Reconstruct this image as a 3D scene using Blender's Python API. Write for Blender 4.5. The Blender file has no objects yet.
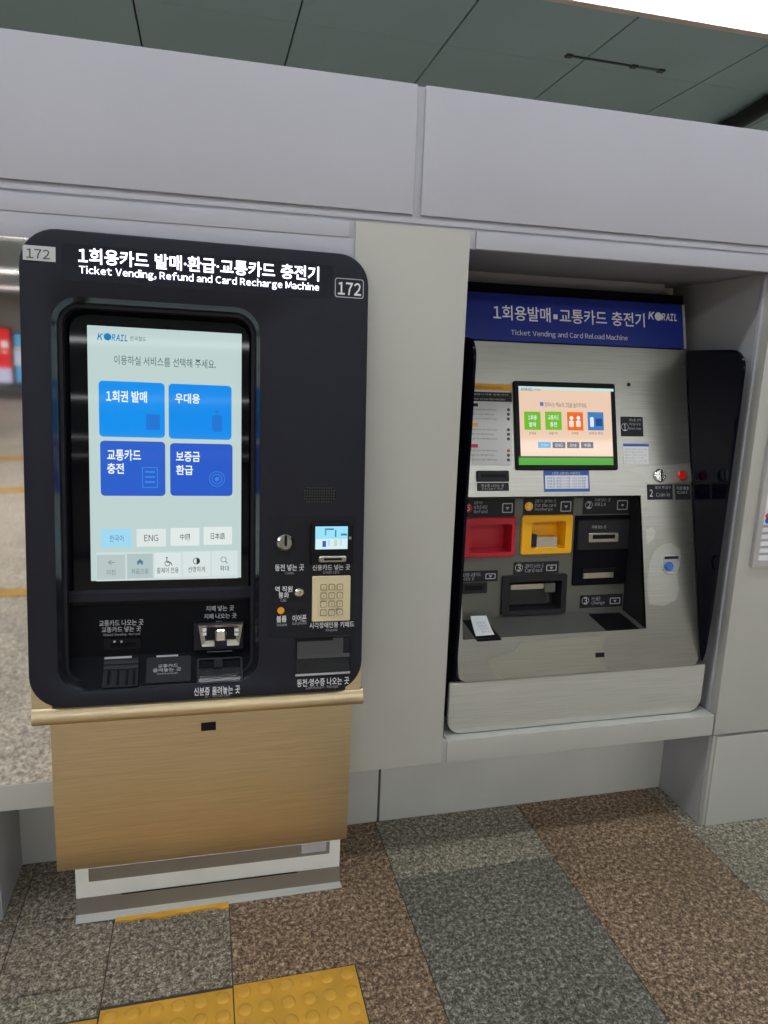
import bpy, bmesh, math, random
from mathutils import Vector, Matrix
import numpy as np
random.seed(4)
SC = bpy.context.scene
COL = SC.collection

# ------------------------------------------------------------------ camera
CX, CY = 384.0, 512.0
_vr = np.array([3267 - CX, 468 - CY, 0.0]); _nd = np.array([260 - CX, 4050 - CY, 0.0])
FPX = math.sqrt(-(_vr[0] * _nd[0] + _vr[1] * _nd[1]))          # focal length in pixels
_vr[2] = FPX; _nd[2] = FPX
_X = _vr / np.linalg.norm(_vr); _Z = -_nd / np.linalg.norm(_nd); _Y = np.cross(_Z, _X)
RW = np.array([_X, _Y, _Z])                                     # image axes -> world
CAMP = np.array([0.0, 0.0, 1.47])
cam = bpy.data.cameras.new('camera'); cam.sensor_fit = 'VERTICAL'
cam.sensor_height = 36.0; cam.sensor_width = 27.0; cam.lens = FPX / 1024 * 36
cam.clip_start = 0.05; cam.clip_end = 200
camo = bpy.data.objects.new('camera', cam); COL.objects.link(camo)
m = Matrix.Identity(4)
for r in range(3):
    m[r][0] = RW[r][0]; m[r][1] = -RW[r][1]; m[r][2] = -RW[r][2]; m[r][3] = CAMP[r]
camo.matrix_world = m
SC.camera = camo

# ------------------------------------------------------------------ world, exposure
W = bpy.data.worlds.new('world'); SC.world = W; W.use_nodes = True
bg = W.node_tree.nodes['Background']
bg.inputs[0].default_value = (0.80, 0.86, 1.0, 1); bg.inputs[1].default_value = 0.10
SC.view_settings.view_transform = 'Standard'; SC.view_settings.look = 'None'
SC.view_settings.gamma = 1.0; SC.view_settings.exposure = 0.0
SC.view_settings.use_curve_mapping = False
LAMP_POWER = 12.2                                                # emission of the ceiling lamps

# ------------------------------------------------------------------ pixel helpers
def ray(u, v): return RW @ np.array([u - CX, v - CY, FPX])
def onz(u, v, z=0.0):
    d = ray(u, v); return CAMP + d * ((z - CAMP[2]) / d[2])
def ony(u, v, y):
    d = ray(u, v); return CAMP + d * ((y - CAMP[1]) / d[1])
def onx(u, v, x):
    d = ray(u, v); return CAMP + d * ((x - CAMP[0]) / d[0])

class Frame:
    """a flat face: origin, right, up and outward directions"""
    def __init__(s, O, v, u=(1.0, 0, 0), roll=0.0):
        s.O = np.array(O, float); u = np.array(u, float); v = np.array(v, float) / np.linalg.norm(v)
        c, k = math.cos(roll), math.sin(roll)
        s.u = u * c - v * k; s.v = v * c + u * k; s.n = np.cross(s.u, s.v)
    def P(s, a, b, d=0.0): return s.O + s.u * a + s.v * b + s.n * d
    def q(s, px, py, d=0.0):
        O = s.O + s.n * d; r = ray(px, py); t = ((O - CAMP) @ s.n) / (r @ s.n)
        p = CAMP + r * t - O; return float(p @ s.u), float(p @ s.v)
    def rect(s, x0, y0, x1, y1, d=0.0):
        """top-left and bottom-right pixel -> a0,a1,b0,b1"""
        a0, b1 = s.q(x0, y0, d); a1, b0 = s.q(x1, y1, d); return a0, a1, b0, b1

# ------------------------------------------------------------------ colours and materials
def lin(c):
    return tuple((x / 255 / 12.92) if x / 255 <= 0.04045 else ((x / 255 + 0.055) / 1.055) ** 2.4 for x in c)
MATS = {}
def _new(name):
    mt = bpy.data.materials.new(name); mt.use_nodes = True; MATS[name] = mt
    return mt, mt.node_tree.nodes, mt.node_tree.links, mt.node_tree.nodes['Principled BSDF']
def _ramp(N, stops):
    r = N.new('ShaderNodeValToRGB'); e = r.color_ramp.elements
    while len(e) < len(stops): e.new(0.5)
    for el, (p, c) in zip(e, stops): el.position = p; el.color = (*c, 1)
    return r
def mat(name, rgb, rough=0.5, metal=0.0, spec=0.5, vary=0.06, scale=6.0, bump=0.0, stretch=None, coat=0.0, bscale=200.0):
    """plain surface with slight procedural mottling and optional fine relief"""
    mt, N, L, B = _new(name); c = lin(rgb)
    tc = N.new('ShaderNodeTexCoord'); mp = N.new('ShaderNodeMapping'); L.new(tc.outputs['Object'], mp.inputs[0])
    if stretch: mp.inputs['Scale'].default_value = stretch
    nz = N.new('ShaderNodeTexNoise'); nz.inputs['Scale'].default_value = scale; nz.inputs['Detail'].default_value = 4
    L.new(mp.outputs[0], nz.inputs['Vector'])
    rp = _ramp(N, [(0.3, tuple(x * (1 - vary) for x in c)), (0.7, tuple(min(1, x * (1 + vary)) for x in c))])
    L.new(nz.outputs['Fac'], rp.inputs[0]); L.new(rp.outputs[0], B.inputs['Base Color'])
    B.inputs['Roughness'].default_value = rough; B.inputs['Metallic'].default_value = metal
    B.inputs['Specular IOR Level'].default_value = spec; B.inputs['Coat Weight'].default_value = coat
    B.inputs['Coat Roughness'].default_value = 0.03
    if bump:
        n2 = N.new('ShaderNodeTexNoise'); n2.inputs['Scale'].default_value = bscale; n2.inputs['Detail'].default_value = 3
        L.new(mp.outputs[0], n2.inputs['Vector'])
        bp = N.new('ShaderNodeBump'); bp.inputs['Strength'].default_value = bump; bp.inputs['Distance'].default_value = 0.002
        L.new(n2.outputs['Fac'], bp.inputs['Height']); L.new(bp.outputs[0], B.inputs['Normal'])
    return mt
def emit(name, rgb, strength=1.0, gloss=False, top=None):
    """something that gives off light (lamp, screen)"""
    mt, N, L, B = _new(name); c = lin(rgb)
    B.inputs['Base Color'].default_value = (0.01, 0.01, 0.012, 1)
    B.inputs['Roughness'].default_value = 0.06 if gloss else 0.5
    B.inputs['Specular IOR Level'].default_value = 0.2 if gloss else 0.1
    B.inputs['Emission Color'].default_value = (*c, 1); B.inputs['Emission Strength'].default_value = strength
    return mt
def granite(name, dark, mid, light, scale=55.0):
    mt, N, L, B = _new(name)
    tc = N.new('ShaderNodeTexCoord')
    n1 = N.new('ShaderNodeTexNoise'); n1.inputs['Scale'].default_value = scale; n1.inputs['Detail'].default_value = 5; n1.inputs['Roughness'].default_value = 0.75
    n2 = N.new('ShaderNodeTexVoronoi'); n2.inputs['Scale'].default_value = scale * 3.2
    n3 = N.new('ShaderNodeTexNoise'); n3.inputs['Scale'].default_value = 3.0; n3.inputs['Detail'].default_value = 3
    for n in (n1, n2, n3): L.new(tc.outputs['Object'], n.inputs['Vector'])
    r1 = _ramp(N, [(0.36, lin(dark)), (0.50, lin(mid)), (0.64, lin(light))])
    L.new(n1.outputs['Fac'], r1.inputs[0])
    bw = N.new('ShaderNodeRGBToBW'); L.new(n2.outputs['Color'], bw.inputs[0])
    r2 = _ramp(N, [(0.22, (0.34, 0.33, 0.32)), (0.5, (1, 1, 1)), (0.85, (1.5, 1.46, 1.40))]); L.new(bw.outputs[0], r2.inputs[0])
    mx = N.new('ShaderNodeMix'); mx.data_type = 'RGBA'; mx.blend_type = 'MULTIPLY'; mx.inputs[0].default_value = 0.9
    L.new(r1.outputs[0], mx.inputs[6]); L.new(r2.outputs[0], mx.inputs[7])
    r3 = _ramp(N, [(0.3, (0.86, 0.86, 0.86)), (0.7, (1.08, 1.08, 1.08))]); L.new(n3.outputs['Fac'], r3.inputs[0])
    m2 = N.new('ShaderNodeMix'); m2.data_type = 'RGBA'; m2.blend_type = 'MULTIPLY'; m2.inputs[0].default_value = 1
    L.new(mx.outputs[2], m2.inputs[6]); L.new(r3.outputs[0], m2.inputs[7]); L.new(m2.outputs[2], B.inputs['Base Color'])
    B.inputs['Roughness'].default_value = 0.48; B.inputs['Specular IOR Level'].default_value = 0.35
    return mt
def steel(name, rgb, rough=0.35, stretch=(2, 2, 160), stain=0.0, metal=1.0):
    """brushed metal: streaks across, optional dull stains with sharp edges"""
    mt, N, L, B = _new(name); c = lin(rgb)
    tc = N.new('ShaderNodeTexCoord'); mp = N.new('ShaderNodeMapping'); mp.inputs['Scale'].default_value = stretch
    L.new(tc.outputs['Object'], mp.inputs[0])
    nz = N.new('ShaderNodeTexNoise'); nz.inputs['Scale'].default_value = 4; nz.inputs['Detail'].default_value = 6; L.new(mp.outputs[0], nz.inputs['Vector'])
    rp = _ramp(N, [(0.3, tuple(x * 0.88 for x in c)), (0.7, tuple(min(1, x * 1.08) for x in c))]); L.new(nz.outputs['Fac'], rp.inputs[0])
    rr = N.new('ShaderNodeMapRange'); rr.inputs['To Min'].default_value = rough * 0.85; rr.inputs['To Max'].default_value = rough * 1.2
    L.new(nz.outputs['Fac'], rr.inputs['Value'])
    out = rp.outputs[0]; rout = rr.outputs[0]
    if stain:
        s1 = N.new('ShaderNodeTexNoise'); s1.inputs['Scale'].default_value = 3.3; s1.inputs['Detail'].default_value = 2.5; L.new(tc.outputs['Object'], s1.inputs['Vector'])
        sr = _ramp(N, [(0.52, (0, 0, 0)), (0.535, (1, 1, 1))]); L.new(s1.outputs['Fac'], sr.inputs[0])
        mx = N.new('ShaderNodeMix'); mx.data_type = 'RGBA'; mx.blend_type = 'MIX'
        ml = N.new('ShaderNodeMath'); ml.operation = 'MULTIPLY'; ml.inputs[1].default_value = stain; L.new(sr.outputs[0], ml.inputs[0])
        L.new(ml.outputs[0], mx.inputs[0]); L.new(rp.outputs[0], mx.inputs[6]); mx.inputs[7].default_value = (*[x * 0.55 for x in c], 1)
        out = mx.outputs[2]
        ad = N.new('ShaderNodeMath'); ad.operation = 'ADD'; L.new(rr.outputs[0], ad.inputs[0])
        m3 = N.new('ShaderNodeMath'); m3.operation = 'MULTIPLY'; m3.inputs[1].default_value = 0.18; L.new(sr.outputs[0], m3.inputs[0]); L.new(m3.outputs[0], ad.inputs[1]); rout = ad.outputs[0]
    L.new(out, B.inputs['Base Color']); L.new(rout, B.inputs['Roughness'])
    B.inputs['Metallic'].default_value = metal
    return mt
def glass(name, rgb, alpha, rough=0.05):
    mt, N, L, B = _new(name); B.inputs['Base Color'].default_value = (*lin(rgb), 1)
    B.inputs['Roughness'].default_value = rough; B.inputs['Alpha'].default_value = alpha
    return mt

mat('wall_paint', (180, 180, 189), 0.42, vary=0.03, scale=2.5, bump=0.03)
mat('wall_paint_warm', (182, 181, 174), 0.45, vary=0.04, scale=3, bump=0.03)
mat('groove', (120, 120, 126), 0.7)
mat('jamb_paint', (168, 168, 170), 0.35)
mat('skirting', (194, 193, 186), 0.5, vary=0.06, scale=4)
mat('ceiling_metal', (154, 176, 180), 0.45, vary=0.05, scale=1.5)
mat('ceiling_gap', (58, 68, 68), 0.9)
mat('lamp_trim', (205, 188, 176), 0.5)
mat('black_plastic', (29, 30, 40), 0.42, spec=0.22, vary=0.08, scale=20, bump=0.05, bscale=900)
mat('black_plate', (25, 26, 32), 0.5, spec=0.22, vary=0.06)
mat('recess_black', (10, 11, 17), 0.6, spec=0.1)
mat('liner_black', (26, 27, 34), 0.2, spec=0.7)
mat('flap_grey', (62, 64, 66), 0.35); mat('grille_grey', (58, 58, 66), 0.5)
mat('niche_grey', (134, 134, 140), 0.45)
mat('deep_black', (9, 9, 14), 0.45, spec=0.2)
mat('gloss_black', (9, 9, 16), 0.04, spec=0.35)
mat('wing_glass', (7, 8, 22), 0.06, spec=0.10)
mat('white_enamel', (236, 236, 228), 0.4)
mat('letter_white', (222, 222, 226), 0.6)
mat('letter_dim', (170, 170, 176), 0.6)
mat('letter_dark', (70, 70, 74), 0.6)
mat('plate_grey', (186, 186, 188), 0.3)
mat('keypad_beige', (214, 200, 160), 0.45)
mat('key_line', (118, 108, 84), 0.6)
mat('orange_button', (236, 156, 24), 0.35)
mat('chrome', (205, 203, 198), 0.16, metal=1.0, vary=0.03)
mat('dull_silver', (176, 172, 160), 0.3, metal=0.9)
mat('blue_sign', (28, 46, 138), 0.22, vary=0.04)
mat('red_cup', (186, 24, 44), 0.38)
mat('yellow_cup', (246, 178, 12), 0.4)
mat('grey_recess', (104, 104, 98), 0.38, metal=0.4)
mat('label_black', (34, 34, 37), 0.45, spec=0.25)
mat('paper', (236, 236, 236), 0.8)
mat('paper_dull', (206, 206, 204), 0.7)
mat('sticker_blue', (52, 96, 180), 0.5)
mat('sticker_yellow', (226, 160, 36), 0.5)
mat('sticker_red', (206, 52, 64), 0.5)
mat('red_button', (208, 36, 24), 0.3)
mat('blue_button', (58, 110, 200), 0.3)
mat('tactile_yellow', (204, 154, 54), 0.5, vary=0.14, scale=9, bump=0.2, bscale=120)
mat('grout', (64, 60, 54), 0.9)
mat('steel_kick', (142, 134, 122), 0.4, metal=0.35, vary=0.12, scale=3)
mat('poster_frame', (196, 196, 198), 0.3, metal=0.6)
mat('poster_red', (206, 60, 54), 0.5)
steel('stainless', (172, 170, 160), 0.30, (1.5, 1.5, 120), metal=0.92)
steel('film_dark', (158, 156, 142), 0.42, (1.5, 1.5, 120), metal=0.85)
steel('film_glare_light', (190, 189, 180), 0.34, (1.5, 1.5, 120), metal=0.82)  # lighter worn steel; also the tone of the painted lamp glare by the coin slot
steel('stainless_light', (208, 210, 204), 0.33, (1.5, 1.5, 120), metal=0.68)
steel('gold_steel', (206, 186, 150), 0.42, (2, 2, 90))
steel('mirror_steel', (226, 220, 214), 0.035, (2, 2, 2))
granite('granite_brown', (64, 50, 37), (124, 102, 81), (186, 164, 140), 80)
granite('granite_grey', (52, 52, 46), (101, 100, 90), (160, 157, 144), 80)
granite('granite_olive', (74, 70, 60), (132, 126, 110), (184, 178, 160), 80)
granite('granite_dull', (66, 62, 54), (124, 116, 102), (180, 170, 154), 80)
granite('granite_beige', (150, 140, 126), (204, 194, 178), (228, 220, 206), 40)
glass('clear_plastic', (150, 150, 150), 0.25)
glass('smoke_plastic', (58, 60, 64), 0.30)

# ------------------------------------------------------------------ mesh helpers
def link(name, me, mt, parent=None, smooth=None):
    if mt: me.materials.append(MATS[mt] if isinstance(mt, str) else mt)
    if smooth is not None and len(me.polygons):
        me.polygons.foreach_set('use_smooth', [True] * len(me.polygons)); me.set_sharp_from_angle(angle=math.radians(smooth))
    o = bpy.data.objects.new(name, me); COL.objects.link(o)
    if parent: o.parent = parent
    return o
def base_of(parent):
    p = np.zeros(3)
    while parent is not None: p += np.array(parent.location); parent = parent.parent
    return p
def raw(name, verts, faces, mt, parent=None, smooth=None, fix=True):
    b = base_of(parent); me = bpy.data.meshes.new(name)
    me.from_pydata([tuple(np.array(v, float) - b) for v in verts], [], faces)
    if fix:
        bm = bmesh.new(); bm.from_mesh(me); bmesh.ops.recalc_face_normals(bm, faces=bm.faces[:]); bm.to_mesh(me); bm.free()
    me.update(); return link(name, me, mt, parent, smooth)
def box(name, x0, x1, y0, y1, z0, z1, mt, parent=None, bevel=0.0):
    b = base_of(parent); bm = bmesh.new(); bmesh.ops.create_cube(bm, size=1)
    for v in bm.verts:
        v.co = Vector(((x0 + x1) / 2 + v.co.x * (x1 - x0) - b[0], (y0 + y1) / 2 + v.co.y * (y1 - y0) - b[1], (z0 + z1) / 2 + v.co.z * (z1 - z0) - b[2]))
    if bevel: bmesh.ops.bevel(bm, geom=bm.edges[:], offset=bevel, segments=2, profile=0.7, affect='EDGES')
    me = bpy.data.meshes.new(name); bm.to_mesh(me); bm.free()
    return link(name, me, mt, parent, 40 if bevel else None)
def rrect(a0, a1, b0, b1, r=0.0, seg=5, rs=None):
    """rounded rectangle outline, counter-clockwise from bottom-left; rs = (bl, br, tr, tl)"""
    rs = rs or (r, r, r, r); out = []
    for (cx, cy, sx, sy, st), rr in zip(((a0, b0, 1, 1, 180), (a1, b0, -1, 1, 270), (a1, b1, -1, -1, 0), (a0, b1, 1, -1, 90)), rs):
        rr = max(rr, 1e-5)
        for i in range(seg + 1):
            t = math.radians(st + 90 * i / seg)
            out.append((cx + sx * rr + rr * math.cos(t), cy + sy * rr + rr * math.sin(t)))
    return out
def circle(a, b, r, n=20): return [(a + r * math.cos(2 * math.pi * i / n), b + r * math.sin(2 * math.pi * i / n)) for i in range(n)]
def loft(name, F, loops, mt, parent=None, cap0=True, cap1=True, smooth=35, closed=False):
    """loops: list of (outline, depth) of equal length, skinned in order"""
    n = len(loops[0][0]); V = []; Fc = []
    for lp in loops:
        pts, d = lp
        for i, (a, b) in enumerate(pts): V.append(F.P(a, b, d[i] if isinstance(d, (list, tuple)) else d))
    K = len(loops)
    for k in range(K - 1 if not closed else K):
        k2 = (k + 1) % K
        for i in range(n): Fc.append((k * n + i, k * n + (i + 1) % n, k2 * n + (i + 1) % n, k2 * n + i))
    if cap0 and not closed: Fc.append(tuple(range(n - 1, -1, -1)))
    if cap1 and not closed: Fc.append(tuple((K - 1) * n + i for i in range(n)))
    return raw(name, V, Fc, mt, parent, smooth)
def slab(name, F, pts, d0, d1, mt, parent=None, ch=0.0):
    """extruded outline from depth d0 (back) to d1 (front), optional chamfer"""
    loops = [(pts, d0)]
    if ch:
        c = np.mean(np.array(pts), axis=0); P = np.array(pts); sz = (P.max(0) - P.min(0)) / 2
        k = 1 - ch / np.maximum(sz, 1e-6)
        loops += [(pts, d1 - ch), ([tuple(c + (np.array(p) - c) * k) for p in pts], d1)]
    else: loops += [(pts, d1)]
    return loft(name, F, loops, mt, parent)
def prect(name, F, px, d0, d1, mt, parent=None, r=0.0, ch=0.0, seg=3):
    a0, a1, b0, b1 = F.rect(*px, d1)
    return slab(name, F, rrect(a0, a1, b0, b1, r, seg), d0, d1, mt, parent, ch)
def ring(name, F, outer, inner, d0, d1, mt, parent=None, d_in=None, ch=0.0):
    d_in = d0 if d_in is None else d_in
    return loft(name, F, [(outer, d0), (outer, d1), (inner, d1), (inner, d_in)], mt, parent, closed=(d_in == d0), cap0=False, cap1=False)
def disc(name, F, px, r, d0, d1, mt, parent=None, n=20, ch=0.0):
    a, b = F.q(*px, d1); return slab(name, F, circle(a, b, r, n), d0, d1, mt, parent, ch)
TXT = {}; GLY = {}
TMP = bpy.data.scenes.new('lettering_workshop')
def glyphs(s, bold, shear):
    """outline of a run of characters in the built-in font, filled"""
    key = (s, bold, shear)
    if key not in GLY:
        c = bpy.data.curves.new('text', 'FONT'); c.body = s; c.resolution_u = 2; c.offset = bold; c.shear = shear
        o = bpy.data.objects.new('text', c); TMP.collection.objects.link(o)
        TMP.view_layers[0].update(); dg = TMP.view_layers[0].depsgraph; me = bpy.data.meshes.new_from_object(o.evaluated_get(dg))
        GLY[key] = (np.array([v.co[:2] for v in me.vertices]), [tuple(p.vertices) for p in me.polygons])
        bpy.data.objects.remove(o); bpy.data.curves.remove(c); bpy.data.meshes.remove(me)
    return GLY[key]
def text_mesh(s, bold, shear):
    """latin letters and digits are set one by one from their full-width forms, closed up"""
    key = (s, bold, shear)
    if key not in TXT:
        runs, cur = [], ''
        for ch in s:
            if 0x21 <= ord(ch) <= 0x7e or ch == ' ':
                if cur: runs.append(cur); cur = ''
                runs.append(ch if ch == ' ' else chr(ord(ch) + 0xFEE0))
            else: cur += ch
        if cur: runs.append(cur)
        VV, PP, x, n0 = [], [], 0.0, 0
        for r in runs:
            if r == ' ': x += 0.30; continue
            V, P = glyphs(r, bold, shear); V = V.copy(); w = V[:, 0].max() - V[:, 0].min()
            V[:, 0] += x - V[:, 0].min(); x += w + 0.085
            VV.append(V); PP += [tuple(i + n0 for i in p) for p in P]; n0 += len(V)
        V = np.vstack(VV); lo, hi = V.min(0), V.max(0); TXT[key] = ((V - lo) / (hi - lo), PP)
    return TXT[key]
def text(F, s, px, d, mt, parent, bold=0.0, shear=0.0, name='lettering'):
    """flat print fitted to the pixel box (left-top, right-bottom)"""
    a0, a1, b0, b1 = F.rect(*px, d); V, P = text_mesh(s, bold, shear)
    o = raw(name, [F.P(a0 + x * (a1 - a0), b0 + y * (b1 - b0), d) for x, y in V], P, mt, parent, fix=False)
    o['kind'] = 'stuff'                                         # flat print
    return o
def thing(name, label, cat, loc, group=None):
    o = bpy.data.objects.new(name, None); COL.objects.link(o); o.location = loc; o.empty_display_size = 0.1
    o['label'] = label; o['category'] = cat
    if group: o['group'] = group
    return o
def tag(o, label, cat, group=None):
    o['label'] = label; o['category'] = cat
    if group: o['group'] = group
    return o
def structure(name, loc=(0, 0, 0)):
    o = bpy.data.objects.new(name, None); COL.objects.link(o); o.location = loc; o['kind'] = 'structure'; return o
def emat(rgb, strength=1.0, gloss=False):
    k = 'glow_%d_%d_%d_%d_%d' % (*rgb, int(strength * 100), gloss)
    if k not in MATS: emit(k, rgb, strength, gloss)
    return k

YW = 1.808            # front face of the cladding wall
ZC = 3.40             # ceiling height
FLOORZ = -0.004

# ================================================================== STRUCTURE
# ---- floor with its tiles
floor = box('floor', -12, 12, -23, 9, -0.06, FLOORZ, 'granite_beige'); floor['kind'] = 'structure'
box('mortar_bed', -0.8, 3.58, 1.19, 2.3, FLOORZ, -0.0025, 'grout', floor); box('mortar_bed', 0.346, 3.58, 0.96, 1.19, FLOORZ, -0.0025, 'grout', floor)
def tile(x0, x1, y0, y1, mt, name='floor_tile'):
    g = 0.0016; return box(name, x0 + g, x1 - g, y0 + g, y1 - g, -0.02, 0.0, mt, floor, 0.0008)
BR, GR, OL, DU = 'granite_brown', 'granite_grey', 'granite_olive', 'granite_dull'
for args in [(0.046, 0.525, 1.497, 1.77, BR), (0.046, 0.525, 1.77, 2.3, BR), (0.346, 0.525, 0.987, 1.497, BR),
             (0.525, 1.030, 1.77, 2.3, OL), (0.525, 1.030, 0.97, 1.77, GR),
             (1.030, 1.540, 1.77, 2.3, BR), (1.030, 1.540, 0.97, 1.77, BR),
             (1.540, 2.050, 1.77, 2.3, OL), (1.540, 2.050, 0.97, 1.77, OL),
             (2.050, 2.560, 1.77, 2.3, BR), (2.050, 2.560, 0.97, 1.77, BR), (2.56, 3.07, 0.97, 1.77, GR), (2.56, 3.07, 1.77, 2.3, OL), (3.07, 3.58, 0.97, 1.77, BR), (3.07, 3.58, 1.77, 2.3, BR),
             (-0.254, 0.046, 1.497, 1.79, DU), (-0.254, 0.046, 1.79, 2.3, DU),
             (-0.500, -0.254, 1.565, 1.80, DU), (-0.500, -0.254, 1.80, 2.3, DU), (-0.500, -0.254, 1.474, 1.565, OL),
             (-0.80, -0.500, 1.474, 1.80, DU), (-0.80, -0.500, 1.80, 2.3, DU), (-0.80, -0.555, 1.17, 1.474, DU)]:
    tile(*args)
# tactile paving blocks: 6 x 6 domes
dome = bpy.data.meshes.new('dome'); prof = [(0.0175, 0.0), (0.0160, 0.0032), (0.0130, 0.0046), (0.0070, 0.0052)]
dv = [(r * math.cos(2 * math.pi * i / 10), r * math.sin(2 * math.pi * i / 10), z) for r, z in prof for i in range(10)]
df = [(k * 10 + i, k * 10 + (i + 1) % 10, (k + 1) * 10 + (i + 1) % 10, (k + 1) * 10 + i) for k in range(3) for i in range(10)] + [tuple(30 + i for i in range(10))]
dome.from_pydata(dv, [], df); dome.materials.append(MATS['tactile_yellow'])
dome.polygons.foreach_set('use_smooth', [True] * len(dome.polygons))
for x0, y1 in ((0.046, 1.497), (-0.254, 1.490), (-0.555, 1.470)):
    t = tile(x0, x0 + 0.300, y1 - 0.300, y1, 'tactile_yellow', 'tactile_tile')
    for i in range(6):
        for j in range(6):
            o = bpy.data.objects.new('bump', dome); COL.objects.link(o); o.parent = t
            o.location = (x0 + 0.025 + 0.05 * i, y1 - 0.025 - 0.05 * j, -0.0002)
# worn yellow remnant showing under the front of the kiosk base
rem = []
for i in range(17):
    x = -0.250 + 0.295 * i / 16; rem.append((x, 1.7585 - random.uniform(0, 0.011)))
for i in range(17): rem.append((0.045 - 0.295 * i / 16, 1.774 + 0.005 * math.sin(i)))
raw('tactile_remnant', [(x, y, 0.0005) for x, y in rem] + [(x, y, 0.006) for x, y in rem],
    [tuple(range(34, 68)), tuple(range(33, -1, -1))] + [(i, (i + 1) % 34, 34 + (i + 1) % 34, 34 + i) for i in range(34)], 'tactile_yellow', floor)

# ---- ceiling
ceil = box('ceiling', -12, 12, -23, 9, ZC + 0.02, ZC + 0.10, 'ceiling_gap'); ceil['kind'] = 'structure'
xs0 = onz(285, 65, ZC)[0]; PW = 0.898
for i in range(-4, 6):
    for (ya, yb) in ((3.93, 4.62), (4.62, 5.52), (5.52, 6.42), (6.42, 7.32)):
        g = 0.006 if True else 0
        box('ceiling_panel', xs0 + PW * i + g, xs0 + PW * (i + 1) - g, ya + 0.0015, yb - 0.0015, ZC, ZC + 0.018, 'ceiling_metal', ceil)
box('ceiling_panel', -12, 12, 2.2, 3.50, ZC, ZC + 0.018, 'ceiling_metal', ceil)
box('ceiling_panel', -12, 12, -23, 2.2, ZC, ZC + 0.018, 'ceiling_metal', ceil)
for x0, x1 in ((-12, xs0 - 4 * PW), (xs0 + 6 * PW, 12)): box('ceiling_panel', x0, x1, 3.93, 9, ZC, ZC + 0.018, 'ceiling_metal', ceil)
box('ceiling_panel', xs0 - 4 * PW, xs0 + 6 * PW, 7.33, 9, ZC, ZC + 0.018, 'ceiling_metal', ceil)

# ---- ceiling lamps in long rows
emit('lamp_white', (244, 247, 253), LAMP_POWER)
def lamp_row(y, w, label, x0=-9.0, x1=9.0):
    t = thing('ceiling_light', label, 'ceiling light', ((x0 + x1) / 2, y, ZC), 'long rows of ceiling lights')
    box('diffuser', x0, x1, y - w / 2, y + w / 2, ZC - 0.022, ZC - 0.012, 'lamp_white', t)
    box('frame', x0 - 0.02, x1 + 0.02, y + w / 2, y + w / 2 + 0.05, ZC - 0.035, ZC, 'lamp_trim', t, 0.003)
    box('frame', x0 - 0.02, x1 + 0.02, y - w / 2 - 0.05, y - w / 2, ZC - 0.035, ZC, 'lamp_trim', t, 0.003)
    box('housing', x0 - 0.02, x1 + 0.02, y - w / 2 - 0.01, y + w / 2 + 0.01, ZC - 0.011, ZC, 'lamp_trim', t)
lamp_row(3.66, 0.33, 'bright ceiling light strip with beige trim at the top right, above the wall')
lamp_row(1.00, 0.22, 'ceiling light row directly above the two ticket machines, out of view')
lamp_row(-5.7, 0.24, 'ceiling light row behind the viewer, reflected at the top of the tall touchscreen')
lamp_row(-3.2, 0.50, 'added fill light row just behind the viewer, out of view')  # extra-wide row added for frontal fill, set where the steel face mirrors a lamp
lamp_row(-9.80, 0.24, 'ceiling light row reflected highest in the mirror panel left of the kiosk')
lamp_row(-15.6, 0.24, 'ceiling light row reflected second from top in the mirror panel left of the kiosk')
lamp_row(-20.4, 0.24, 'ceiling light row reflected lowest in the mirror panel left of the kiosk')

# ---- room walls far around
for nm, a in (('wall_left', (-12.1, -12, -23, 9, 0, ZC)), ('wall_right', (12, 12.1, -23, 9, 0, ZC)), ('wall_rear', (-12, 12, 9, 9.1, 0, ZC)), ('wall_back', (-12, 12, -23.1, -23, 0, ZC))):
    box(nm, *a, 'wall_paint_warm')['kind'] = 'structure'

# ---- the cladding wall that holds the machines
wall = structure('wall_front', (0.5, 1.9, 0))
WP, WW = 'wall_paint', 'wall_paint_warm'
XL, XR = -3.2, 4.2
def wbox(n, *a, bevel=0.0015): return box(n, *a, wall, bevel)
wbox('core', XL, XR, YW + 0.010, 2.30, 1.80, 2.125, WP, bevel=0)
wbox('upper_panel', -3.2, 0.506, YW, YW + 0.02, 1.841, 2.134, WP, bevel=0.003)
wbox('upper_panel', 0.527, 4.2, YW, YW + 0.02, 1.841, 2.134, WP, bevel=0.003)
wbox('joint_strip', 0.504, 0.529, YW + 0.008, YW + 0.02, 1.834, 2.132, WP)
wbox('moulding', XL, XR, YW + 0.005, YW + 0.02, 1.8215, 1.836, WP)
wbox('lintel_panel', -0.62, 0.348, YW + 0.001, YW + 0.02, 1.776, 1.815, WP, bevel=0.002)
wbox('joint_strip', 0.348, 0.363, YW + 0.007, YW + 0.02, 1.776, 1.815, WP)
wbox('centre_panel', 0.363, 0.659, YW, YW + 0.022, 0.337, 1.815, WW, bevel=0.002)
wbox('joint_strip', 0.659, 0.676, YW + 0.007, YW + 0.02, 1.772, 1.815, WP)
wbox('lintel_panel', 0.676, 4.2, YW, YW + 0.02, 1.772, 1.815, WP, bevel=0.002)
wbox('core', 0.364, 0.655, YW + 0.022, 2.30, 0.34, 1.80, 'groove', bevel=0)
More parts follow.
